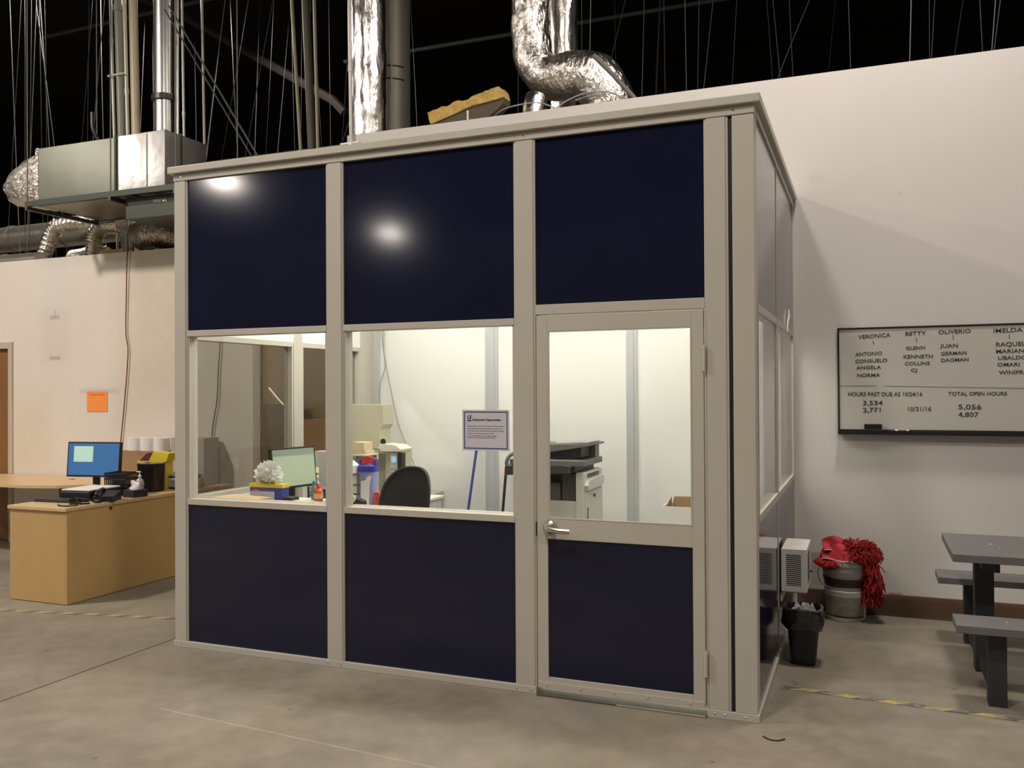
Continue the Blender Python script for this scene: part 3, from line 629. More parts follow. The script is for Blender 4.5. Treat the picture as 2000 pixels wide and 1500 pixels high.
# monitor on the desk
def monitor(name, label, w_, h_, loc, rz, tilt, screen, base=True, stand=.10, deep=.03):
    t = thing(name, label, 'monitor', loc, rz, local=True)
    b_ = MB().box(-w_/2, w_/2, 0, deep, 0, h_, .004); sc2 = MB().box(-w_/2+.014, w_/2-.014, -.0015, .001, .016, h_-.014)
    Rm = Matrix.Translation((0, -.02, stand)) @ Matrix.Rotation(-tilt, 4, 'X')
    for q in (b_, sc2):
        for v in q.bm.verts: v.co = Rm @ v.co
    obj('housing', b_, BLACK, t); s_ = obj('screen', sc2, screen, t, sm=False)
    obj('stand', MB().box(-.03, .03, .02, .05, .0, stand+.12, .004), BLACK, t); obj('foot', MB().box(-.12, .12, -.07, .11, 0, .014, .005), BLACK, t)
    return t, Rm
SCR = mat('lit_blue_screen', (.02, .06, .16), .3, emit=(.055, .17, .36), estr=.62)
t, Rm = monitor('computer_monitor', 'black computer monitor with blue desktop, on the maple desk', .54, .315, (-2.27, 1.44, .750), R(10), R(5), SCR, stand=.135)
wn = MB().box(-.20, -.005, -.004, -.0015, .135, .275).box(-.165, -.04, -.0045, -.004, .235, .247)
for v in wn.bm.verts: v.co = Rm @ v.co
obj('open_window', wn, mat('screen_window', (.3, .4, .35), .4, emit=(.40, .62, .50), estr=.62), t, sm=False)
# keyboard, black tray with white sheet on top, headset and cables
t = thing('keyboard', 'flat black computer keyboard at the front end of the maple desk', 'keyboard', (-1.98, .83, .750), R(4), local=True)
obj('key_tray', MB().box(-.20, .20, -.075, .075, 0, .016, .004), BLACK, t); kk = MB()
for i in range(15):
    for j in range(5): kk.box(-.188+i*.0252, -.188+i*.0252+.021, -.065+j*.027, -.065+j*.027+.022, .016, .022)
obj('keys', kk, mat('dark_keys', (.045, .05, .05), .5), t)
t = thing('document_scanner', 'black office scanner with a white lid, on the maple desk', 'scanner', (-1.95, 1.10, .750), R(6), local=True)
obj('scanner_body', MB().box(-.14, .16, -.18, .20, .0, .075, .012), BLACK, t); obj('white_lid', MB().box(-.135, .155, -.17, .19, .076, .088, .005), PAPER, t)
t = thing('stapler', 'black hole punch standing at the edge of the desk front', 'stapler', (-1.66, .74, .750), R(30), local=True)
obj('stapler_base', MB().box(-.075, .075, -.015, .015, 0, .012, .004), BLACK, t); obj('stapler_arm', MB().prism([(-.075, .020), (.07, .018), (.07, .040), (-.04, .055), (-.075, .045)], -.013, .013, 'Y'), BLACK, t)
t = thing('desk_phone', 'black desk phone with coiled cord at the desk edge, left of the tissue box', 'phone', (-1.645, 1.00, .750), R(-62), local=True)
obj('phone_base', MB().prism([(-.10, 0), (.10, 0), (.10, .045), (-.10, .075)], -.08, .08, 'Y'), BLACK, t); obj('handset', MB().tube(smooth([(-.09, -.055, .072), (-.07, -.055, .088), (0, -.055, .088), (.07, -.055, .078), (.09, -.055, .055)]), .015, 10), BLACK, t)
co = [( -.10+ .0035*i*.8, -.10+.012*math.cos(i*1.3), .012+.010*math.sin(i*1.3)) for i in range(60)]; obj('coiled_cord', MB().tube(co, .003, 5), BLACK, t)
t = thing('computer_mouse', 'small black mouse beside the desk phone', 'mouse', (-1.60, .86, .750), R(15), local=True)
obj('mouse_shell', MB().lathe([(.022, 0), (.030, .006), (.030, .016), (.020, .028), (.004, .033)], (0, 0, 0), 18), BLACK, t); obj('scroll_wheel', MB().box(-.003, .003, -.02, -.008, .022, .032, .001), CHROME, t)
tag(obj('headset_cable', MB().tube(smooth([(-1.80, .66, .756), (-1.72, .60, .756), (-1.64, .60, .756), (-1.60, .66, .757), (-1.67, .72, .80), (-1.72, .80, .756)]), .006, 8), BLACK), 'loose black cable looped on the near corner of the desk', 'cable')
# wire basket, bin, sanitizer, tissues, carton with paper rolls, yellow box
bk = thing('mesh_basket', 'black slotted plastic basket behind the tissue box on the desk', 'basket', (-1.90, 1.40, .750), R(6), local=True)
f_ = MB(); L0, W0, Hh = .11, .08, .19
for sx_ in range(13):
    x = -L0+sx_*2*L0/12
    for yy in (-W0, W0): f_.box(x-.004, x+.004, yy-.003, yy+.003, .0, Hh)
for sy in range(8):
    y = -W0+sy*2*W0/7
    for xx in (-L0, L0): f_.box(xx-.003, xx+.003, y-.004, y+.004, 0, Hh)
for z in (.0, .065, .13, Hh-.012):
    f_.box(-L0-.004, L0+.004, -W0-.004, -W0+.004, z, z+.014).box(-L0-.004, L0+.004, W0-.004, W0+.004, z, z+.014).box(-L0-.004, -L0+.004, -W0, W0, z, z+.014).box(L0-.004, L0+.004, -W0, W0, z, z+.014)
obj('lattice', f_, BLACK, bk, sm=False); obj('basket_floor', MB().box(-L0, L0, -W0, W0, .0, .006), BLACK, bk)
t = thing('black_canister', 'tall black rounded container on the desk in front of the cardboard box', 'container', (-1.82, 1.66, .750), R(8), local=True)
def rr_loft(hx, hy, prof, n=32, p=5):
    rings = []
    for s_, z in prof:
        ring = []
        for i in range(n):
            a = 2*PI*i/n; c_, q_ = math.cos(a), math.sin(a); k_ = (abs(c_)**p+abs(q_)**p)**(-1/p); ring.append((c_*k_*hx*s_, q_*k_*hy*s_, z))
        rings.append(ring)
    return loft(rings)
obj('canister_body', rr_loft(.105, .085, [(.88, 0), (.92, .006), (1, .235), (1.02, .238), (1.02, .25), (.96, .252)]), BLACK, t); obj('rim_shine', rr_loft(.10, .08, [(.99, .252), (.99, .257), (.8, .258)]), CHROME, t)
t = thing('yellow_box', 'open yellow cardboard pack behind the black container on the desk', 'box', (-1.97, 1.86, .750), R(5), local=True)
obj('box_body', MB().box(-.15, .15, -.06, .06, 0, .255, .002), YELLOW, t); obj('open_lid', MB().prism([(-.02, .255), (.03, .345), (.20, .33), (.17, .255)], -.06, .055, 'Y'), YELLOW, t)
obj('dark_opening', MB().prism([(-.13, .256), (-.02, .256), (.025, .34), (-.055, .325)], -.05, .045, 'Y'), mat('dark_red_card', (.11, .03, .02), .7), t)
t = carton('cardboard_box', -2.72, -2.185, 2.16, 2.40, .750, 1.065, CARD, 'brown cardboard box holding three white paper rolls, against the left wall')
for i, (x, r_) in enumerate(((-2.60, .078), (-2.43, .078), (-2.26, .078))):
    rl = thing('paper_roll', ('leftmost', 'middle', 'rightmost')[i]+' of three white paper rolls on top of the brown cardboard box', 'paper roll', (x-.02, 2.27, 1.065), group='white paper rolls on the cardboard box', local=True)
    obj('roll', MB().lathe([(.02, .0), (r_, .0), (r_, .125), (.02, .125)], (0, 0, 0), 30), PAPER, rl)
    obj('core', MB().lathe([(.018, .005), (.018, .126)], (0, 0, 0), 16), CARD, rl)
t = thing('pump_bottle', 'clear hand sanitizer pump bottle with blue label, behind the tissue box', 'bottle', (-1.725, 1.43, .750), 0, local=True)
obj('bottle_body', MB().lathe([(.034, 0), (.036, .004), (.036, .105), (.030, .125), (.014, .140), (.014, .148)], (0, 0, 0), 24), mat('pale_clear_plastic', (.42, .42, .46), .2), t)
obj('bottle_label', MB().lathe([(.0366, .025), (.0366, .055)], (0, 0, 0), 24, caps=False), mat('violet_label', (.10, .08, .28), .4), t); obj('bottle_label', MB().lathe([(.0366, .068), (.0366, .08)], (0, 0, 0), 24, caps=False), mat('violet_label', (.10, .08, .28), .4), t)
obj('pump', MB().lathe([(.013, .148), (.015, .165), (.006, .168), (.006, .19), (.012, .192), (.010, .202)], (0, 0, 0), 16).box(-.035, .0, -.005, .005, .192, .202, .002), WHITE, t)
t = thing('tissue_box', 'dark tissue box with white tissues on the desk edge', 'tissue box', (-1.635, 1.29, .750), R(-4), local=True)
obj('box_body', MB().box(-.065, .065, -.075, .075, 0, .062, .003), mat('dark_violet_card', (.030, .024, .030), .5), t)
ts = MB(); bmesh.ops.create_icosphere(ts.bm, subdivisions=3, radius=1)
for v in ts.bm.verts: v.co = Vector((v.co.x*.058, v.co.y*.034, .070+max(v.co.z, -.1)*.065))
ts.jitter(.035, 26, 2); obj('tissue', ts, PAPER, t)
t = thing('label_printer', 'grey white label printer with dark top, on the desk beside the office post', 'printer', (-1.72, 1.96, .750), R(0), local=True)
obj('printer_body', MB().box(-.11, .13, -.10, .10, .0, .095, .01), mat('light_grey_plastic', (.40, .39, .38), .5), t); obj('dark_slot', MB().box(-.08, .10, -.104, .0, .0, .016), BLACK, t)
obj('top_cover', MB().box(-.10, .13, -.09, .10, .112, .125, .004).box(-.08, .12, -.08, .09, .095, .112), mat('blue_grey_lid', (.13, .17, .19), .4), t)
# wrapped box further along the desk, seen through the side window
t = carton('cardboard_box', -2.10, -1.70, 2.20, 2.41, .750, 1.20, mat('pale_wrapped_card', (.46, .41, .34), .5), 'tall pale box at the far end of the desk, seen through the office window', flap=False)
pl = MB(); bmesh.ops.create_icosphere(pl.bm, subdivisions=3, radius=1)
for v in pl.bm.verts: v.co = Vector((-1.78+v.co.x*.17, 2.08+v.co.y*.10, .83+v.co.z*.10))
pl.jitter(.06, 9, 4)
for v in pl.bm.verts: v.co.z = max(v.co.z, .752)
tag(obj('plastic_bag', pl, mat('milky_film', (.50, .50, .48), .25, bump=.6, bscale=12)), 'crumpled translucent plastic bag lying at the far end of the desk', 'bag')
# cartons in front of the tan door
carton('cardboard_box', -.52, -.28, 2.14, 2.38, .0, 1.39, mat('orange_brown_card', (.34, .17, .06), .8), 'tall orange brown carton standing before the tan door behind the office', flap=False)
carton('cardboard_box', -1.00, -.70, 2.16, 2.38, .0, 1.525, mat('dull_brown_card', (.20, .145, .075), .8), 'tall dull brown carton standing left of the orange brown carton', flap=False)

# ================================================================== INSIDE THE OFFICE
DESKW = mat('grey_laminate', (.42, .40, .36), .5)
T = thing('office_desk', 'grey laminate desk along the left wall inside the office', 'desk', (.42, 1.2, 0))
obj('worktop', MB().box(.09, .78, .13, 2.34, .745, .775, .003), DESKW, T)
obj('side_panel', MB().box(.10, .76, .14, .165, 0, .745), DESKW, T); obj('side_panel', MB().box(.10, .76, 2.30, 2.325, 0, .745), DESKW, T); obj('back_panel', MB().box(.09, .11, .165, 2.30, .2, .745), DESKW, T)
# stack of file boxes under the folder, folder, blue pack with shredded paper tuft
T = thing('file_box', 'white file box carrying the manila folder, just inside the left window', 'box', (.22, .27, .775))
obj('box_body', MB().box(.10, .40, .13, .40, .775, .895, .003), WHITE, T); obj('lid', MB().box(.095, .405, .125, .405, .895, .936, .003), WHITE, T)
fo = MB().box(-.185, .185, -.12, .12, .0, .003).box(-.175, .18, -.118, .115, .003, .0055).box(-.185, .185, -.12, .115, .0055, .008)
tag(obj('manila_folder', fo, mat('manila', (.72, .50, .27), .7), origin=(0, 0, 0)), 'manila folder of papers lying inside the left window', 'folder').location = (.315, .245, .9365)
bpy.data.objects['manila_folder'].rotation_euler = (0, 0, R(-12))
T = thing('tissue_pack', 'dark blue box with yellow top rim inside the left window', 'box', (.385, .48, .775))
obj('box_body', MB().box(.245, .512, .44, .515, .775, .990, .002), BLUE, T); obj('yellow_rim', MB().box(.242, .515, .437, .518, .990, 1.016, .002), YELLOW, T)
obj('front_label', MB().box(.25, .45, .437, .4395, .80, .965), mat('grey_label', (.55, .53, .60), .6), T)
obj('red_mark', MB().prism([(.27, .978), (.275, .962), (.32, .965), (.325, .978)], .4365, .4395, 'Y'), mat('red_print', (.55, .10, .16), .6), T)
obj('side_mark', MB().prism([(.45, .82), (.505, .82), (.475, .93)], .5115, .513, 'X'), mat('pink_print', (.8, .18, .35), .6), T)
tf = MB(); bmesh.ops.create_icosphere(tf.bm, subdivisions=3, radius=1)
for v in tf.bm.verts: v.co = Vector((.372+v.co.x*.068, .478+v.co.y*.045, 1.070+v.co.z*.058))
tf.jitter(.02, 25)
for i in range(420):
    a = random.uniform(0, 2*PI); e_ = random.uniform(-.6, 1.5); d_ = Vector((math.cos(a)*math.cos(e_), math.sin(a)*math.cos(e_), math.sin(e_)))
    c_ = Vector((.372, .478, 1.075)) + Vector((d_.x*.065, d_.y*.045, d_.z*.055)); s_ = d_.orthogonal().normalized()*.007; e2 = c_+d_*random.uniform(.025, .045)
    tf.quad(c_-s_, c_+s_, e2+s_*.7, e2-s_*.7)
tag(obj('paper_tuft', tf, mat('bright_paper', (.86, .85, .82), .8), sm=False), 'fluffy white ruffled paper tuft sitting on the dark blue box', 'paper flower')
SCG = mat('pale_green_screen', (.2, .25, .18), .4, emit=(.36, .40, .27), estr=.75)
t, Rm = monitor('computer_monitor', 'black monitor with pale green window, inside the left office window', .44, .30, (.225, .97, .775), R(80), R(6), SCG, stand=.155)
sn = MB().box(-.204, .204, -.0035, -.0015, .245, .284).box(-.204, .204, -.004, -.0015, .240, .2435)
for v in sn.bm.verts: v.co = Rm @ v.co
obj('title_bar', sn, mat('grey_green_bar', (.15, .19, .14), .4, emit=(.20, .235, .165), estr=.6), t, sm=False)
st_ = MB().box(.213, .245, -.003, 0, .09, .135).box(.215, .24, -.003, 0, .055, .075)
for v in st_.bm.verts: v.co = Rm @ v.co
obj('sticky_note', st_, mat('pale_yellow_note', (.80, .76, .42), .7), t, sm=False)
# white rounded device with grey sides
T = thing('white_device', 'white rounded desk device with a dark button, behind the green-screen monitor', 'appliance', (.27, 1.36, .775))
obj('device_body', MB().prism([(.17, 1.06), (.20, .95), (.24, .82), (.30, .82), (.34, .95), (.37, 1.06), (.375, 1.175), (.165, 1.175)], 1.32, 1.40, 'Y'), mat('bright_white', (.88, .88, .86), .35), T)
obj('button', MB().lathe([(.009, 1.313), (.009, 1.321)], (.30, 0, 1.00), 14, 'Y'), BLACK, T); obj('base', MB().box(.17, .37, 1.30, 1.44, .775, .82, .004), mat('mid_grey_plastic', (.2, .2, .2), .5), T)
T = thing('paper_tray', 'stack of grey trays and papers beside the green-screen monitor', 'tray', (.42, 1.1, .775))
tr = MB()
for i in range(6): tr.box(.34+.008*(i % 3), .50-.01*(i % 2), .98, 1.22, .80+i*.024, .808+i*.024, 0, R(3*(i % 3)))
obj('tray_sheets', tr, mat('mid_grey_sheets', (.22, .21, .20), .5), T); obj('tray_posts', MB().box(.335, .345, .98, .99, .775, .94).box(.495, .505, .98, .99, .775, .94).box(.335, .345, 1.21, 1.22, .775, .94).box(.495, .505, 1.21, 1.22, .775, .94), BLACK, T)
def bottle(name, label, x, y, z, r_, h_, col, capc, lab=None):
    t = thing(name, label, 'bottle', (x, y, z), local=True)
    obj('bottle_body', MB().lathe([(r_*.9, 0), (r_, .005), (r_, h_*.55), (r_*.75, h_*.66), (r_*.4, h_*.74), (r_*.38, h_*.8)], (0, 0, 0), 22), col, t)
    obj('cap', MB().lathe([(r_*.55, h_*.78), (r_*.55, h_*.95), (r_*.42, h_)], (0, 0, 0), 18), capc, t)
    if lab: obj('bottle_label', MB().lathe([(r_*1.01, h_*.15), (r_*1.01, h_*.45)], (0, 0, 0), 22, caps=False), lab, t)
    return t
TEAL = mat('teal_plastic', (.02, .30, .42), .35); ORG = mat('orange_plastic', (.75, .13, .03), .35)
T = thing('small_shelf', 'low white riser holding the small bottles inside the left window', 'shelf', (.66, .42, .775))
obj('riser_top', MB().box(.56, .83, .30, .55, .905, .920, .002), WHITE, T); obj('riser_leg', MB().box(.56, .575, .30, .55, .775, .905), WHITE, T); obj('riser_leg', MB().box(.815, .83, .30, .55, .775, .905), WHITE, T)
bottle('teal_bottle', 'small teal bottle left of the orange bottle inside the window', .745, .47, .920, .019, .125, mat('pale_teal', (.16, .28, .28), .3), TEAL)
bottle('orange_bottle', 'orange bottle with orange cap inside the window, right of the teal one', .808, .43, .920, .030, .115, ORG, ORG, mat('cream_label', (.8, .5, .3), .5))
tag(obj('notepad', MB().box(.665, .80, .31, .39, .920, .926, .001), mat('pale_green_paper', (.62, .66, .40), .7)), 'pale green notepad lying in front of the small bottles', 'notepad')
tag(obj('card_reader', MB().box(.585, .665, .33, .42, .920, .946, .006), BLACK), 'small black box beside the blue box inside the window', 'device')
# --- beige machine
BEI = mat('beige_enamel', (.52, .50, .37), .45)
T = thing('beige_machine', 'large beige hooded office machine with small blue display, at the back left of the office', 'machine', (.40, 1.84, .775))
hood = MB().prism([(.10, 1.535), (.52, 1.53), (.525, 1.37), (.495, 1.33), (.495, 1.165), (.10, 1.165)], 1.75, 1.92, 'Y')
obj('hood', hood, BEI, T)
obj('body', MB().box(.545, .70, 1.75, 1.92, .777, 1.155, .006).box(.10, .545, 1.87, 1.92, .777, 1.165).box(.10, .14, 1.75, 1.87, .777, 1.165), BEI, T)
obj('front_lip', MB().prism([(.14, 1.17), (.545, 1.17), (.545, 1.12), (.44, 1.14), (.28, 1.142), (.14, 1.142)], 1.75, 1.87, 'Y'), BEI, T)
obj('side_platform', MB().prism([(.50, 1.19), (.525, 1.215), (.66, 1.205), (.71, 1.175), (.705, 1.157), (.53, 1.157)], 1.71, 1.90, 'Y'), mat('off_white_plastic', (.75, .73, .62), .4), T)
obj('knob', MB().lathe([(.024, 1.690), (.024, 1.70), (.018, 1.685)], (.53, .05, 1.232), 18, 'Y'), BLACK, T)
obj('display', MB().box(.605, .65, 1.742, 1.748, 1.065, 1.115), mat('blue_display', (.2, .4, .6), .3, emit=(.32, .55, .85), estr=.8), T)
obj('display_bezel', MB().box(.590, .660, 1.745, 1.752, .93, 1.14, .002), mat('pale_panel', (.62, .62, .54), .4), T)
kk = MB()
for i in range(3):
    for j in range(3): kk.lathe([(.0065, 1.741), (.0065, 1.746)], (.605+i*.020, 0, .95+j*.03), 10, 'Y')
obj('keys', kk, mat('grey_keys', (.28, .28, .25), .4), T)
obj('black_slot', MB().box(.665, .705, 1.735, 1.80, .985, 1.145, .003), BLACK, T)
tag(obj('paper_stack', MB().box(.36, .47, 1.55, 1.68, 1.17, 1.235, .002).box(.35, .48, 1.56, 1.69, 1.142, 1.17, .002), mat('cream_paper', (.75, .62, .36), .7)), 'cream paper pad lying on the shelf before the beige machine', 'paper')
T = thing('shelf_riser', 'white riser shelf on the desk, left of the blue jug', 'shelf', (.40, 1.6, .775))
obj('riser_top', MB().box(.28, .50, 1.52, 1.72, 1.128, 1.140, .001), WHITE, T); obj('riser_leg', MB().box(.28, .29, 1.52, 1.72, .775, 1.128), WHITE, T)
obj('riser_leg', MB().box(.49, .50, 1.70, 1.72, .775, 1.128), WHITE, T)
T = thing('white_carton', 'small white carton with grey print on the left edge of the middle window', 'box', (.50, 1.20, 1.02))
obj('box_body', MB().prism([(.50, 1.055), (.50, 1.12), (.56, 1.12), (.615, 1.085), (.61, 1.03), (.50, 1.025)], 1.12, 1.25, 'Y'), PAPER, T); obj('print', MB().box(.525, .58, 1.118, 1.121, 1.06, 1.075), mat('grey_print', (.4, .4, .42), .6), T)
T = thing('desk_rack', 'black and grey wire rack with small supplies, left edge of the middle window', 'rack', (.55, 1.2, .775))
rk = MB()
for z in (.80, .86, .93, 1.01): rk.box(.47, .60, 1.11, 1.27, z, z+.007)
for x in (.472, .594):
    for y in (1.112, 1.264): rk.tube([(x, y, .775), (x, y, 1.02)], .004, 8)
obj('rack_frame', rk, mat('grey_wire', (.25, .25, .25), .4, .6), T)
rs = MB()
for i in range(9): rs.box(.48+.013*i, .489+.013*i, 1.115, 1.16, .808, .808+random.uniform(.02, .045))
obj('supplies', rs, mat('mixed_dark', (.06, .06, .06), .5), T); obj('red_roll', MB().lathe([(.018, 1.115), (.018, 1.15)], (.51, 0, .965), 18, 'Y'), REDC, T); obj('pale_card', MB().box(.535, .585, 1.113, 1.118, .868, .92), PAPER, T)
# tape dispenser, blue jug with red gun on top, red box
T = thing('tape_dispenser', 'black tape dispenser with a white roll, at the bottom left of the middle window', 'tape dispenser', (.78, .95, .775))
obj('dispenser_body', MB().prism([(.66, .775), (.86, .775), (.85, .86), (.80, .88), (.70, .89), (.665, .87)], .90, .96, 'Y'), BLACKM, T); obj('tape_roll', MB().lathe([(.012, .885), (.027, .885), (.027, .90), (.012, .90)], (.775, 0, .878), 22, 'Y'), mat('yellowish_roll', (.75, .74, .50), .4), T)
T = thing('blue_jug', 'tall translucent jug with a blue lid on the office desk', 'jug', (.675, 1.28, .775), R(8), local=True)
JUG = mat('translucent_violet', (.33, .34, .62), .25)
obj('jug_body', rr_loft(.062, .060, [(.92, 0), (.96, .01), (1, .26), (1, .262)]), JUG, T); obj('lid', rr_loft(.068, .066, [(1, .262), (1.02, .268), (1.0, .305), (.9, .312)]), mat('royal_blue', (.03, .03, .42), .35), T)
obj('lid_ears', MB().box(-.068, -.056, -.03, .03, .305, .352, .003).box(.056, .068, -.03, .03, .305, .352, .003), mat('royal_blue_ear', (.03, .035, .40), .35), T)
obj('white_sheet', MB().prism([(-.04, .0), (.03, .005), (.035, .17), (.05, .235), (.02, .23), (.0, .20), (-.035, .195)], -.067, -.063, 'Y'), PAPER, T)
T = thing('tape_gun', 'red handheld tape gun lying on top of the blue lidded jug', 'tool', (.675, 1.28, 1.088), R(8), local=True)
obj('gun_body', MB().prism([(-.055, .01), (-.05, .05), (0, .062), (.05, .05), (.055, -.0), (.035, -.0), (.02, .02), (-.03, .0)], -.02, .02, 'Y'), mat('bright_red', (.60, .03, .03), .4), T); obj('gun_cutter', MB().box(-.055, -.045, -.018, .018, .02, .05, .002), BLACK, T)
T = thing('red_carton', 'small red carton standing on the desk left of the black chair', 'box', (.80, 1.22, .775))
obj('box_body', MB().box(.765, .812, 1.20, 1.25, .775, .890, .002), mat('red_card', (.60, .045, .05), .5), T); obj('white_face', MB().box(.812, .826, 1.20, 1.25, .775, .888, .002), PAPER, T)
tag(obj('paper_sheet', MB().box(.62, .775, .92, 1.20, .7752, .780), PAPER), 'white papers lying on the desk below the red carton', 'paper')
# office chair
T = thing('office_chair', 'black mesh-back office chair inside the middle window', 'chair', (1.13, .86, 0), R(-16), local=True)
def backgrid(w_, h_, zc, yb, curve, tilt):
    g_ = MB(); N = 10; V = []
    for k_ in range(1, N+1):
        row = []
        for i in range(48):
            a = 2*PI*i/48; c_, q_ = math.cos(a), math.sin(a); f_ = (abs(c_)**2.6+abs(q_)**2.6)**(-1/2.6)*k_/N
            x, z = c_*f_*w_, q_*f_*h_; w2 = 1-.18*max(-q_*f_, 0)
            row.append(g_.bm.verts.new((x*w2, yb-curve*(x/w_)**2-.03*math.cos(z/h_*1.5)+tilt*z, zc+z)))
        V.append(row)
    for A, B in zip(V, V[1:]):
        for i in range(48): g_.bm.faces.new((A[i], A[(i+1) % 48], B[(i+1) % 48], B[i]))
    g_.bm.faces.new(V[0]); return g_, [tuple(v.co) for v in V[-1]]
g_, rim = backgrid(.235, .27, .828, .17, .05, .14)
r_ = bmesh.ops.solidify(g_.bm, geom=list(g_.bm.faces), thickness=.008)
obj('backrest', g_, mat('black_mesh', (.018, .018, .018), .75, bump=.4, bscale=260), T)
obj('back_frame', MB().tube(rim+[rim[0], rim[1]], .011, 8, caps=False), BLACK, T)
obj('lumbar_support', MB().tube(smooth([(-.12, .20, .70), (-.08, .235, .82), (0, .25, .86), (.08, .235, .82), (.12, .20, .70)]), .010, 8).tube(smooth([(0, .25, .86), (0, .25, .70), (0, .22, .56), (0, .12, .47)]), .018, 8), BLACK, T)
obj('seat', rr_loft(.24, .235, [(.9, .44), (1, .455), (1, .49), (.92, .515), (.6, .52)], 40, 3.2), mat('black_fabric', (.015, .015, .015), .9), T)
obj('gas_column', MB().lathe([(.028, .10), (.028, .30), (.02, .30), (.02, .44)], (0, 0, 0), 18), BLACK, T)
for k_ in range(5):
    a = k_*2*PI/5+.3; e2 = (math.cos(a)*.29, math.sin(a)*.29)
    l_ = obj('base_arm', MB().tube([(0, 0, .115), (e2[0], e2[1], .075)], .02, 8, rf=lambda t_: .026-.012*t_), BLACK, T)
    obj('castor', MB().lathe([(.026, -.018), (.028, -.01), (.028, .01), (.026, .018)], (e2[0], e2[1], .0285), 18, 'Y' if k_ % 2 else 'X'), BLACK, T)
for s_ in (-1, 1): obj('armrest', MB().tube(smooth([(s_*.20, .05, .46), (s_*.27, .05, .50), (s_*.28, .04, .62), (s_*.27, -.02, .66)]), .014, 8).box(s_*.27-.03, s_*.27+.03, -.14, .10, .655, .68, .008), BLACK, T)
# white side table, broom pole, mop pole, cables
T = thing('side_table', 'low white side table with rounded top behind the black chair', 'table', (.90, 1.62, 0))
obj('tabletop', MB().box(.81, 1.00, 1.33, 1.90, .775, .80, .006), WHITE, T); obj('cabinet', MB().box(.83, .985, 1.35, 1.88, .0, .775, .003), mat('grey_white_cabinet', (.62, .60, .55), .5), T); obj('knob', MB().lathe([(.006, .98), (.011, .99), (.009, .995)], (0, 1.80, .70), 12, 'X'), BLACK, T)
tag(obj('broom_pole', MB().tube([(1.112, 2.325, 1.235), (1.02, 2.10, .01)], .0115, 12), mat('blue_pole', (.04, .06, .32), .4)), 'blue broom pole leaning against the office back wall below the notice', 'pole')
T = thing('mop_pole', 'black pole with a red band, leaning on the back wall left of the copier', 'pole', (1.36, 2.2, 0))
obj('shaft', MB().tube([(1.375, 2.30, .945), (1.345, 2.16, .0)], .012, 12), BLACK, T); obj('red_band', MB().tube([(1.3762, 2.305, .985), (1.3748, 2.298, .935)], .0145, 12), mat('red_band', (.75, .05, .07), .4), T); obj('tip', MB().tube([(1.3775, 2.310, 1.02), (1.3760, 2.304, .985)], .013, 12, rf=lambda t_: .010+.004*t_), mat('dark_green_tip', (.05, .055, .04), .4), T)
tag(obj('wall_cable', MB().tube(smooth([(.16, 2.335, 2.95), (.175, 2.335, 2.18), (.206, 2.335, 1.93), (.265, 2.335, 1.65), (.343, 2.335, 1.343), (.468, 2.335, 1.06), (.52, 2.335, .93), (.53, 2.335, .80)]), .0042, 6), GREYCORD), 'thin grey cable slanting down the back wall, the right one of two', 'cable')
tag(obj('wall_cable', MB().tube(smooth([(.185, 2.33, 2.95), (.20, 2.33, 2.02), (.21, 2.33, 1.86), (.165, 2.33, 1.72), (.150, 2.33, 1.60), (.150, 2.33, 1.30), (.150, 2.33, 1.18)]), .0042, 6), GREYCORD), 'thin grey cable hanging straight down near the back corner, the left one of two', 'cable')
# copier
LG = mat('copier_white', (.66, .65, .60), .45); DG = mat('copier_grey', (.16, .165, .15), .45); DK = mat('copier_dark', (.045, .045, .045), .5)
T = thing('photocopier', 'large grey and white photocopier with raised document feeder, behind the office door', 'photocopier', (2.0, 1.8, 0))
obj('base_cabinet', MB().box(1.72, 2.215, 1.60, 2.06, .03, .835, .006), LG, T)
obj('right_column', MB().box(2.215, 2.275, 1.585, 2.06, .03, 1.045, .006), LG, T)
obj('side_cover', MB().prism([(1.60, .03), (2.04, .03), (2.04, .90), (1.60, .90)], 2.275, 2.283, 'X').prism([(1.62, .915), (2.0, .93), (2.02, .96), (2.0, 1.0), (1.63, .985), (1.60, .95)], 2.275, 2.305, 'X'), LG, T)
obj('release_knob', MB().lathe([(.012, 2.283), (.010, 2.292)], (0, 1.82, .86), 12, 'X'), BLACK, T)
obj('latch', MB().box(2.283, 2.288, 1.64, 1.665, .70, .79, .001), DG, T)
obj('output_recess', MB().box(1.72, 2.215, 1.80, 2.06, .835, 1.045).box(2.10, 2.215, 1.62, 1.80, .835, 1.03), mat('copier_recess', (.075, .068, .062), .6), T)
obj('output_tray', MB().prism([(1.72, .835), (2.08, .835), (2.08, .96), (1.95, .965), (1.72, .95)], 1.64, 1.80, 'Y'), mat('copier_tray', (.10, .10, .095), .5), T)
obj('control_panel', MB().prism([(1.70, 1.02), (2.19, 1.045), (2.19, 1.09), (2.15, 1.10), (1.70, 1.085)], 1.50, 1.66, 'Y'), DK, T)
obj('scanner_bed', MB().box(1.71, 2.28, 1.56, 2.06, 1.088, 1.135, .008), DG, T)
obj('scanner_underside', MB().box(1.72, 2.212, 1.58, 2.05, 1.046, 1.088), DK, T); obj('dark_wedge', MB().prism([(1.76, 1.151), (2.232, 1.151), (2.232, 1.222), (1.95, 1.178), (1.76, 1.158)], 1.66, 2.0, 'Y'), DK, T)  # second piece: dark block filling the wedge gap between glass lid and document feeder
obj('glass_lid', MB().box(1.73, 2.20, 1.64, 2.05, 1.135, 1.150, .004), DK, T)
obj('document_feeder', MB().prism([(1.74, 1.160), (1.95, 1.180), (2.30, 1.235), (2.31, 1.25), (2.02, 1.245), (1.85, 1.225), (1.74, 1.215)], 1.60, 2.02, 'Y').box(2.235, 2.27, 1.9, 2.0, 1.135, 1.236), DG, T)
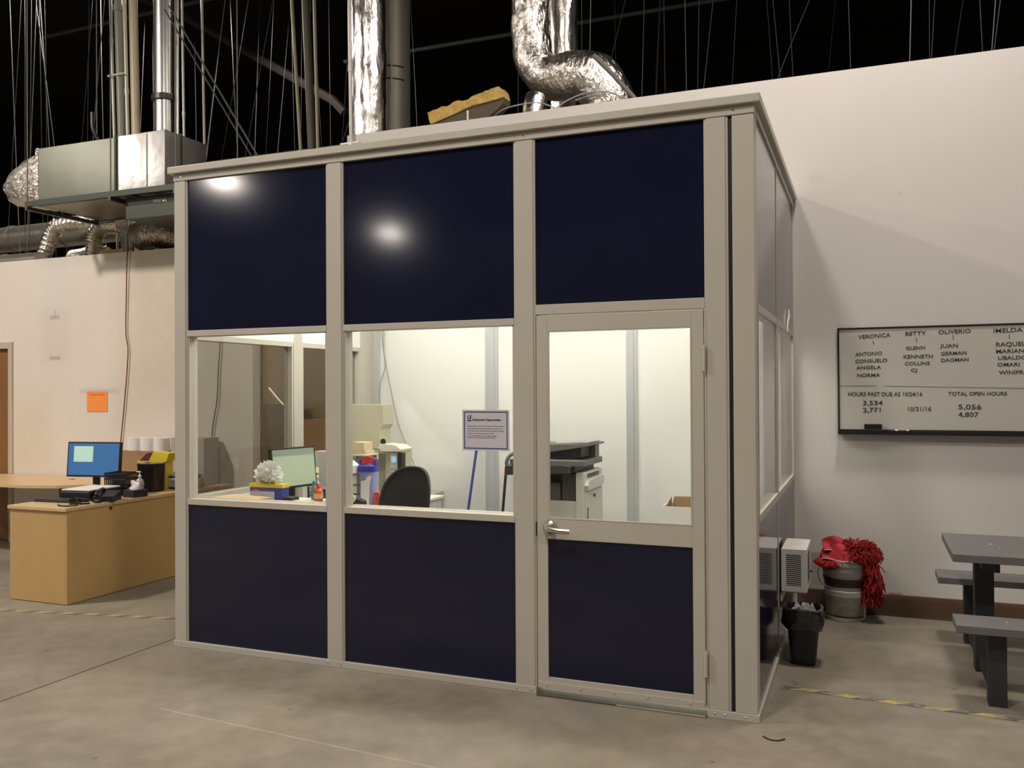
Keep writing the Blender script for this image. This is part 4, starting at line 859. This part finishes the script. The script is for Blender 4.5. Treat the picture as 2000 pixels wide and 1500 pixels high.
obj('feeder_tray', MB().prism([(1.80, 1.222), (1.98, 1.25), (2.29, 1.262), (2.29, 1.255), (2.0, 1.24)], 1.66, 1.98, 'Y').box(1.83, 2.02, 1.70, 1.72, 1.235, 1.262, .003), mat('feeder_light', (.33, .31, .28), .5), T)
vs_ = MB()
for i in range(5): vs_.box(2.276, 2.279, 1.68+i*.06, 1.72+i*.06, 1.0, 1.03)
obj('side_vents', vs_, DK, T)
obj('handle_arm', MB().tube(smooth([(1.72, 1.56, 1.08), (1.69, 1.55, 1.10), (1.715, 1.56, 1.16), (1.78, 1.60, 1.19)]), .014, 8), DG, T)
# open white carton
T = thing('white_carton', 'open white carton with brown flap, at the lower right behind the office door', 'box', (2.95, 1.95, 0))
bx_ = MB().box(2.79, 3.10, 1.82, 1.826, 0, .80).box(2.79, 3.10, 2.124, 2.13, 0, .80).box(2.79, 2.796, 1.826, 2.124, 0, .80).box(3.094, 3.10, 1.826, 2.124, 0, .80).box(2.796, 3.094, 1.826, 2.124, .0, .6)
obj('box_body', bx_, PAPER, T, sm=False); obj('brown_flap', MB().prism([(2.797, .70), (3.093, .70), (3.093, .835), (2.99, .842), (2.82, .838)], 2.117, 2.123, 'Y').prism([(1.83, .70), (2.12, .70), (2.12, .836), (1.96, .80)], 2.797, 2.802, 'X'), CARD, T, sm=False)
# notice on the middle window
T = thing('window_notice', 'white notice with blue border stuck on the middle office window', 'notice', (2.19, .032, 1.313))
obj('sheet', MB().box(2.046, 2.332, .0325, .0350, 1.306, 1.534), mat('notice_paper', (.60, .58, .63), .6), T, sm=False)
obj('blue_border', MB().box(2.056, 2.322, .0315, .0326, 1.519, 1.525).box(2.056, 2.322, .0315, .0326, 1.316, 1.322).box(2.056, 2.062, .0315, .0326, 1.322, 1.519).box(2.316, 2.322, .0315, .0326, 1.322, 1.519), mat('blue_border', (.06, .09, .22), .5), T, sm=False)
tb = text_bm('Employment Opportunities', .0165, .0002, .95)
for v in tb.bm.verts: v.co += Vector((2.108, .0318, 1.474))
obj('heading', tb, mat('dark_slate_print', (.06, .05, .09), .6), T, sm=False)
lg = MB().prism([(2.078, 1.484), (2.100, 1.484), (2.100, 1.506), (2.078, 1.500)], .0315, .0326, 'Y').box(2.077, 2.101, .0315, .0326, 1.470, 1.478)
obj('logo', lg, mat('logo_blue', (.045, .06, .13), .5), T, sm=False)
obj('logo_cut', MB().prism([(2.081, 1.487), (2.089, 1.490), (2.096, 1.502), (2.086, 1.498)], .0310, .0316, 'Y'), PAPER, T, sm=False)
tx = MB()
for j, (z, x1) in enumerate(((1.441, 2.305), (1.427, 2.292), (1.414, 2.297), (1.400, 2.240), (1.386, 2.256), (1.376, 2.250))):
    x = 2.077
    while x < x1:
        wd = random.uniform(.008, .022); tx.box(x, min(x+wd, x1), .0316, .0326, z, z+.0042); x += wd+.004
obj('print_lines', tx, mat('pale_print', (.24, .21, .27), .6), T, sm=False)

# ================================================================== OVERHEAD
# --- air handler with its foil nose, hung on a steel cradle
T = thing('air_handler', 'grey green air handling unit with foil covered end, hung above the left wall', 'air handler', (-2.6, 2.1, 3.45))
obj('casing', MB().box(-3.41, -2.375, 1.80, 2.36, 3.54, 4.05, .004), HVGREEN, T)
obj('connecting_collar', MB().box(-2.375, -2.335, 1.79, 2.36, 3.53, 4.06, .004), HVDARK, T)
obj('galvanised_section', MB().box(-2.335, -1.77, 1.785, 2.33, 3.535, 4.05, .004), GALV, T)
obj('seam_strip', MB().box(-2.0, -1.985, 1.778, 1.80, 3.55, 4.04), GALV, T)
obj('hanger_strap', MB().box(-1.778, -1.762, 1.98, 2.0, 3.5, 4.06).box(-2.38, -2.36, 1.78, 1.80, 3.5, 4.07), HVDARK, T)
ns = MB(); NR = []
for i, t_ in enumerate([0, .06, .2, .35, .5, .65, .8, .92, 1.0]):
    sc_ = math.sqrt(max(0, 1-t_**2.3))*.93+.07; hx = .28*sc_; hz = .255*sc_; x = -3.41-.70*t_; ring = []
    for k_ in range(40):
        a = 2*PI*k_/40; c_, q_ = math.cos(a), math.sin(a); p_w = 5-2.8*min(1, t_*1.5); f_ = (abs(c_)**p_w+abs(q_)**p_w)**(-1/p_w); ring.append((x, 2.08+c_*f_*hx, 3.795+q_*f_*hz-.06*t_))
    NR.append(ring)
ns = loft(NR, ns); bmesh.ops.subdivide_edges(ns.bm, edges=ns.bm.edges, cuts=1, use_grid_fill=True)
for v in ns.bm.verts:
    if v.co.x < -3.43: v.co += noise.noise_vector(v.co*13)*.022
obj('foil_end', ns, FOIL2, T); obj('foil_tape', MB().box(-3.425, -3.385, 1.795, 2.365, 3.535, 4.055, .003), FOIL2, T)
cr = MB()
cr.box(-3.50, -1.60, 1.74, 1.775, 3.475, 3.525).box(-3.50, -1.60, 2.58, 2.615, 3.475, 3.525)
for x in (-3.50, -2.42, -1.64): cr.box(x, x+.035, 1.74, 2.61, 3.44, 3.475)
cr.box(-3.45, -1.66, 1.78, 1.80, 3.525, 3.540)
obj('cradle', cr, HVDARK, T); obj('drip_pan', MB().box(-3.40, -2.30, 1.80, 2.56, 3.478, 3.49), mat('dull_galvanised_pan', (.34, .33, .25), .35, .8, var=.2), T)
hr = MB()
for x, y in ((-3.485, 1.757), (-2.40, 1.757), (-1.62, 1.757), (-3.485, 2.6), (-1.62, 2.6)): hr.tube([(x, y, 3.47), (x, y, 8.5)], .006, 6)
obj('hanger_rods', hr, WIREL, T)
T2 = thing('duct_box', 'dark sheet metal duct box under the air handler, beside the office post', 'duct', (-1.95, 2.2, 3.3))
obj('duct_body', MB().box(-2.30, -1.70, 1.84, 2.56, 3.27, 3.47, .004), HVDARK, T2); obj('foil_patch', MB().box(-1.96, -1.80, 1.834, 1.84, 3.40, 3.43), FOIL2, T2)
# --- ducts lying on the roof behind the left wall
def ribbed(pts, r_, n=14, k=14, amp=.10):
    P = smooth(pts, k); L_ = len(P); m_ = MB(); m_.tube(P, r_, n, rf=lambda t_: r_*(1+amp*math.sin(t_*L_*2.1))); m_.jitter(.010, 18); return m_
tag(obj('flexible_duct', ribbed([(-3.74, 2.88, 3.52), (-4.05, 2.88, 3.55), (-4.34, 2.88, 3.55), (-4.48, 2.88, 3.45), (-4.60, 2.88, 3.22), (-4.66, 2.88, 3.09)], .085, amp=.07), FLEX), 'ribbed foil flexible duct bending down at the left end of the roof', 'duct')
tag(obj('flexible_duct', ribbed([(-3.28, 2.73, 3.45), (-3.50, 2.73, 3.47), (-3.63, 2.73, 3.39), (-3.67, 2.73, 3.24), (-3.68, 2.73, 3.08)], .085, amp=.09), FLEX), 'ribbed foil flexible duct dropping vertically below the middle of the air handler', 'duct')
tag(obj('flexible_duct', ribbed([(-3.0, 2.70, 3.30), (-2.85, 2.70, 3.32), (-2.65, 2.72, 3.30), (-2.45, 2.76, 3.24), (-2.2, 2.80, 3.2), (-1.9, 2.82, 3.18)], .15, amp=.07, n=18), FLEX), 'wide crumpled foil flexible duct running behind the office post', 'duct')
tag(obj('round_duct', MB().tube([(-7.5, 3.29, 3.53), (-4.75, 3.29, 3.55), (-4.74, 3.29, 3.55), (-3.4, 3.29, 3.56), (-2.0, 3.29, 3.57)], .155, 26).tube([(-5.62, 3.29, 3.545), (-5.58, 3.29, 3.545)], .166, 26).tube([(-4.72, 3.29, 3.55), (-4.69, 3.29, 3.55)], .166, 26), DUCTS), 'large round metal duct lying along the roof behind the left wall', 'duct')
tag(obj('round_duct', MB().tube([(-7.5, 2.69, 3.135), (-4.42, 2.69, 3.135)], .09, 22).tube([(-5.0, 2.69, 3.135), (-4.96, 2.69, 3.135)], .10, 22), DUCTS), 'smaller round metal duct low behind the top of the left wall', 'duct')
tag(obj('flexible_duct', ribbed([(-4.22, 2.95, 3.15), (-4.0, 2.94, 3.17), (-3.8, 2.94, 3.17), (-3.78, 2.95, 3.17), (-3.72, 2.95, 3.16)], .11, amp=.10), FOIL2), 'crinkled foil duct lying on the roof between the two vertical flexible ducts', 'duct')
tag(obj('insulation_pile', (lambda m_: m_)(MB().box(-3.46, -3.12, 2.60, 2.76, 3.055, 3.155, .02).jitter(.03, 9)), INSUL), 'small pile of yellow insulation on top of the left wall', 'insulation')
# --- vertical pipes and conduits
def vpipe(name, label, x0, z0, x1, z1, y, r_, mt, cat='pipe', bands=(), bandm=None):
    t = thing(name, label, cat, (x0, y, z0))
    obj('pipe_body', MB().tube([(x0, y, z0), (x1, y, z1)], r_, 18), mt, t)
    for z in bands:
        f_ = (z-z0)/(z1-z0); obj('coupling', MB().tube([(x0+(x1-x0)*f_, y, z-.03), (x0+(x1-x0)*f_, y, z+.03)], r_*1.25, 18), bandm or mt, t)
    return t
vpipe('conduit', 'thin pale conduit at the left of the pipe group over the air handler', -3.60, 3.04, -3.80, 8.5, 3.0, .017, CONDUIT, 'conduit', (5.6,))
vpipe('vent_pipe', 'grey green vertical pipe rising behind the air handler', -3.50, 3.04, -3.68, 8.5, 3.0, .042, mat('grey_green_pipe', (.27, .27, .22), .4), 'pipe', (5.95,))
vpipe('conduit', 'pale conduit just left of the cream pipe over the air handler', -3.41, 3.04, -3.58, 8.5, 3.0, .021, CONDUIT, 'conduit', (5.0,))
vpipe('plastic_pipe', 'cream coloured vertical plastic pipe rising behind the air handler', -3.30, 3.04, -3.44, 8.5, 3.0, .047, PVC)
vpipe('flue_pipe', 'shiny galvanised flue pipe rising above the air handler', -2.92, 3.04, -2.95, 8.5, 3.0, .108, STEEL, 'pipe', (4.85,), HVDARK)
vpipe('conduit', 'narrow bright pipe just right of the galvanised flue', -2.755, 3.04, -2.75, 8.5, 3.0, .026, STEEL, 'conduit')
vpipe('conduit', 'pale vertical conduit with coupling right of the flue pipe', -2.64, 3.04, -2.72, 8.5, 3.0, .014, CONDUIT, 'conduit', (4.65,))
vpipe('conduit', 'pale brown conduit near the left end of the office roof', -2.36, 3.04, -2.46, 8.5, 3.0, .014, mat('tan_conduit', (.45, .40, .30), .4), 'conduit')
vpipe('conduit', 'pale conduit in front of the left edge of the foil duct', -.195, 3.915, -.235, 8.5, 2.43, .017, CONDUIT, 'conduit', (4.6,))
tag(obj('conduit_clip', MB().box(-.30, -.10, 2.41, 2.450, 3.905, 3.92).box(-.215, -.175, 2.405, 2.45, 3.86, 3.915, .002), CONDUIT), 'small metal clip holding the conduit at the corner of the taller wall', 'clip')
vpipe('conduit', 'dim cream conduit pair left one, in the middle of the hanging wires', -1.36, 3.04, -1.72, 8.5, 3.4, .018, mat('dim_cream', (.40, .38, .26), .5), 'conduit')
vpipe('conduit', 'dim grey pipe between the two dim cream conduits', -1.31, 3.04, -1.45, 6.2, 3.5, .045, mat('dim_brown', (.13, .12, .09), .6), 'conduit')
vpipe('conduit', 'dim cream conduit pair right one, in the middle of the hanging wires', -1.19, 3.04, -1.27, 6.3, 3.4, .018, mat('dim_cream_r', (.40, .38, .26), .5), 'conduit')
tag(obj('black_cable', MB().tube(smooth([(-3.40, 2.46, 4.60), (-3.36, 2.44, 4.40), (-3.22, 2.42, 4.22), (-3.10, 2.40, 4.12), (-3.02, 2.40, 4.06)]), .020, 8), BLACK), 'thick black cable drooping onto the top of the air handler', 'cable')
tag(obj('conduit_strap', MB().box(-3.70, -3.46, 2.945, 2.955, 5.18, 5.20), CONDUIT), 'pale strap tying the vertical pipes together', 'strap')
# --- foil jacketed ducts over the office, standing behind the taller wall
def crinkled(pts, r_, n=36, k=10, amp=.02, fr=7, seed=0, rf=None):
    m_ = MB(); P = smooth(pts, k); m_.tube(P, r_, n, rf=rf)
    for v in m_.bm.verts: v.co += noise.noise_vector(v.co*fr+Vector((seed, 0, 0)))*amp + noise.noise_vector(v.co*fr*3+Vector((0, seed, 0)))*amp*.3
    return m_
tag(obj('foil_duct', crinkled([(-.355, 3.0, z) for z in (3.93, 4.2, 4.35, 4.45, 4.6, 4.9, 5.3, 5.8, 6.4, 7.2, 8.5)], .180, amp=.007, fr=6), FOIL), 'vertical foil jacketed duct at the left, rising past the corner of the taller wall', 'duct')
T = thing('round_duct', 'tall grey round duct just right of the left foil duct', 'duct', (-.36, 3.45, 3.93))
obj('duct_body', MB().tube([(-.36, 3.45, 3.93), (-.36, 3.45, 8.5)], .20, 36), DUCTG, T)
bd = MB()
for z in (4.80, 4.93):
    for a0, a1 in ((-150, -110), (-105, -60), (-55, -20)): bd.tube([(-.36+.204*math.cos(R(a)), 3.45+.204*math.sin(R(a)), z) for a in range(a0, a1+1, 5)], .007, 6)
obj('strap', bd, BLACK, T)
tag(obj('foil_duct', crinkled([(1.335, 3.0, 8.5), (1.345, 3.0, 7.0), (1.355, 3.0, 6.0), (1.36, 3.0, 5.3), (1.36, 3.0, 4.90), (1.40, 3.0, 4.62), (1.54, 3.0, 4.47), (1.76, 3.0, 4.45), (1.94, 3.0, 4.40), (2.06, 3.02, 4.24), (2.12, 3.04, 4.05), (2.15, 3.05, 3.93)], .190, amp=.013, fr=7, seed=3, k=8, rf=lambda t_: .182+.045*max(0, math.sin((t_-.50)*6.0))), FOILE), 'foil jacketed duct with a bulging elbow turning right above the office', 'duct')
tag(obj('foil_duct', crinkled([(1.52, 3.46, 8.5), (1.52, 3.46, 6.5), (1.52, 3.46, 5), (1.52, 3.46, 4.4), (1.52, 3.46, 3.93)], .13, amp=.012, fr=6, seed=5), FOIL), 'narrower foil duct standing behind the bulging elbow duct', 'duct')
tag(obj('foil_duct', crinkled([(1.47, 2.74, 3.93), (1.47, 2.74, 4.0), (1.47, 2.76, 4.12), (1.48, 2.80, 4.22)], .100, amp=.008, seed=8), FOIL), 'short foil duct stub under the bulging elbow, just above the wall', 'duct')
tag(obj('loop_cable', MB().tube(smooth([(1.18, 2.50, 4.0), (1.28, 2.50, 4.06), (1.45, 2.52, 4.09), (1.62, 2.52, 4.08), (1.78, 2.50, 4.0)]), .006, 6), GREYCORD), 'grey cable arching over the wall top, left of the larger cable loops', 'cable')
tag(obj('loop_cable', MB().tube(smooth([(1.74, 2.50, 3.995), (1.86, 2.52, 4.07), (2.02, 2.53, 4.115), (2.20, 2.53, 4.10), (2.38, 2.50, 4.01)]), .006, 6), GREYCORD), 'grey cable arching over the wall top, the widest cable loop', 'cable')
tag(obj('loop_cable', MB().tube(smooth([(1.92, 2.54, 4.07), (2.06, 2.56, 4.10), (2.16, 2.56, 4.08), (2.21, 2.54, 4.0)]), .006, 6), GREYCORD), 'short grey cable curling inside the widest cable loop', 'cable')
tag(obj('slanting_cable', MB().tube([(2.05, 2.66, 4.47), (2.22, 2.66, 4.28), (2.45, 2.62, 4.0)], .020, 8), mat('dull_rubber', (.16, .15, .125), .6)), 'thick dull cable slanting down beside the bulging elbow duct', 'cable')
# --- insulation slab on the wall top
T = thing('insulation_slab', 'torn slab of yellow insulation with brown facing, resting on top of the taller wall', 'insulation', (.95, 2.52, 3.995))
top = [(.585, 4.105), (.64, 4.118), (.70, 4.125), (.74, 4.142), (.775, 4.135), (.82, 4.16), (.90, 4.168), (.965, 4.165), (1.0, 4.185), (1.06, 4.205), (1.12, 4.215), (1.20, 4.235), (1.27, 4.238), (1.305, 4.215)]
botm = [(1.315, 4.155), (1.25, 4.135), (1.12, 4.12), (1.0, 4.105), (.95, 4.09), (.85, 4.06), (.74, 4.035), (.66, 4.01), (.61, 4.0)]
s_ = MB().prism(top+botm, 2.44, 2.60, 'Y'); bmesh.ops.triangulate(s_.bm, faces=[f for f in s_.bm.faces if len(f.verts) > 4]); bmesh.ops.subdivide_edges(s_.bm, edges=s_.bm.edges, cuts=2); s_.jitter(.012, 22)
obj('glass_wool', s_, INSUL, T)
obj('kraft_facing', MB().prism([(.66, 4.005), (.74, 4.033), (.85, 4.058), (.95, 4.088), (1.0, 4.103), (1.12, 4.118), (1.25, 4.133), (1.313, 4.150), (1.30, 4.10), (1.24, 4.05), (1.16, 4.0), (.80, 3.997)], 2.455, 2.60, 'Y'), KRAFT, T)
obj('prop_stick', MB().box(.965, .980, 2.445, 2.455, 3.995, 4.075), WHITE, T)
# --- steelwork dimly seen in the roof
DIM = mat('dim_steel', (.060, .048, .042), .7); DIMP = mat('dim_pipe', (.11, .11, .11), .5)
struct('trim_3', MB().tube([(-7.5, 7.2, 8.5), (-6.52, 7.0, 8.03), (-3.41, 7.0, 6.12), (-3.2, 7.0, 5.9)], .07, 8), DIM, label='dim brown diagonal roof brace')
struct('trim_4', MB().tube([(-9.5, 7.0, 8.04), (-5.0, 7.0, 8.10)], .035, 8).tube([(-3.2, 7.0, 6.68), (3.6, 7.0, 6.66)], .03, 8), DIMP, label='dim horizontal pipe under the roof')
struct('trim_5', MB().box(-7.5, 0.5, 7.0, 7.12, 5.25, 5.42), DIM, label='dim horizontal steel beam')
tag(obj('diagonal_cable', MB().tube([(-2.60, 2.72, 5.7), (-1.48, 2.72, 4.02), (-1.0, 2.72, 3.3)], .010, 6), mat('dark_cable', (.09, .09, .09), .6)), 'dark cable slanting down to the right, the upper one of a close pair', 'cable')
tag(obj('diagonal_cable', MB().tube([(-2.64, 2.70, 5.66), (-1.54, 2.70, 4.02), (-1.06, 2.70, 3.3)], .008, 6), mat('dark_cable_b', (.08, .08, .08), .6)), 'dark cable slanting down to the right, the lower one of a close pair', 'cable')
# --- hanging wires: (x top, z top, x bottom, z bottom, y)
WIRES = [(-5.34, 8.4, -5.11, 4.19, 2.94), (-4.91, 8.4, -5.31, 3.22, 2.96), (-5.15, 8.4, -5.13, 3.54, 3.06), (-5.49, 6.86, -5.0, 4.32, 3.22), (-4.91, 8.4, -4.96, 4.19, 2.99), (-4.76, 8.4, -5.03, 3.42, 3.01), (-4.72, 8.4, -4.63, 4.18, 2.94), (-4.39, 7.81, -4.76, 4.32, 3.27), (-4.17, 7.72, -4.56, 4.3, 3.22), (-4.0, 8.4, -4.05, 4.21, 2.98), (-5.27, 8.4, -5.18, 4.73, 4.29), (-5.41, 8.4, -5.6, 5.08, 5.31), (-5.69, 8.4, -5.66, 5.23, 5.64), (-5.6, 8.4, -5.67, 5.28, 6.03), (-5.33, 8.4, -5.28, 5.16, 6.12), (-2.4, 7.34, -2.96, 4.42, 3.58), (-3.96, 8.4, -3.75, 4.61, 5.24), (-1.58, 7.27, -2.44, 3.84, 3.1), (-5.57, 8.4, -5.11, 3.02, 3.09), (-5.46, 8.4, -5.34, 3.01, 3.27), (-4.55, 8.4, -5.14, 5.57, 6.07), (-3.82, 8.4, -3.61, 4.48, 5.05), (-2.46, 8.1, -3.43, 4.26, 4.26), (-4.11, 8.4, -4.27, 4.84, 6.21), (-2.99, 8.4, -3.26, 4.48, 5.13), (-3.42, 8.4, -3.82, 4.78, 6.12), (-3.26, 8.4, -3.3, 4.72, 6.01), (-2.41, 8.4, -2.18, 4.38, 4.93), (-2.47, 8.4, -2.38, 4.27, 4.62), (-2.52, 8.4, -2.62, 4.46, 5.22), (-1.95, 8.4, -1.91, 4.3, 4.68), (-0.87, 8.4, -1.22, 4.01, 3.82), (-1.16, 5.56, -1.78, 4.15, 4.28), (-1.54, 8.4, -1.35, 4.83, 5.9), (1.72, 8.4, 1.7, 4.04, 3.44), (1.88, 8.4, 1.76, 3.99, 3.45), (1.49, 8.4, 1.53, 4.62, 5.3), (2.05, 6.1, 1.67, 4.69, 4.2), (2.0, 8.4, 1.89, 4.54, 5.01), (2.29, 8.4, 2.09, 4.46, 4.81), (0.69, 8.4, 0.67, 4.31, 4.4), (1.9, 8.4, 1.71, 5.03, 6.49), (2.33, 8.4, 2.39, 4.15, 3.93), (2.45, 8.4, 2.47, 4.4, 4.62), (2.81, 8.4, 2.69, 4.16, 3.95), (2.88, 8.4, 2.48, 4.63, 5.32), (3.24, 8.4, 2.97, 4.25, 4.18), (3.11, 8.4, 3.36, 4.33, 4.44), (3.03, 8.4, 3.33, 4.77, 5.69), (3.38, 8.4, 3.55, 4.31, 4.33), (3.86, 6.33, 3.07, 4.61, 5.09), (4.12, 8.4, 3.71, 4.96, 6.19), (3.98, 8.4, 4.07, 4.06, 3.62), (4.61, 8.4, 4.51, 4.03, 3.5), (4.69, 8.4, 4.7, 4.2, 4.03), (5.0, 8.4, 4.81, 4.8, 5.75), (5.48, 8.4, 4.9, 4.63, 5.27), (4.95, 8.4, 5.13, 4.22, 4.06), (5.49, 8.4, 5.2, 4.32, 4.36), (5.67, 8.4, 5.13, 4.15, 3.87)]
for i, (x0, z0, x1, z1, y) in enumerate(WIRES):
    if 3.08 < y < 3.48 and x1 < -1.9: y = 3.5
    deck = 3.04 if x1 < -.3 else 3.93
    k_ = (z1-deck)/(z0-z1); xb = x1-(x0-x1)*k_*(1 if abs(x0-x1) < .4 else .4); zb = deck if z1 > deck else z1
    mid = ((x0+xb)/2+random.uniform(-.02, .02), y, (z0+zb)/2)
    k_ = (8.5-z0)/(z0-z1); xt = x0+(x0-x1)*k_
    br = i % 5 in (0, 3)
    rr = random.choice((.003, .0035, .004)) if not br else .0045
    low = x1 < -.3
    o = obj('hanging_wire', MB().tube([(xt, y, 8.5), mid, (xb, y, zb)], rr, 6), WIREL if br else WIRE)
    tag(o, 'thin grey wire hanging from the dark roof behind the '+('lower left wall' if low else 'taller right wall'), 'wire', 'wires hanging behind the '+('left wall' if low else 'right wall'))
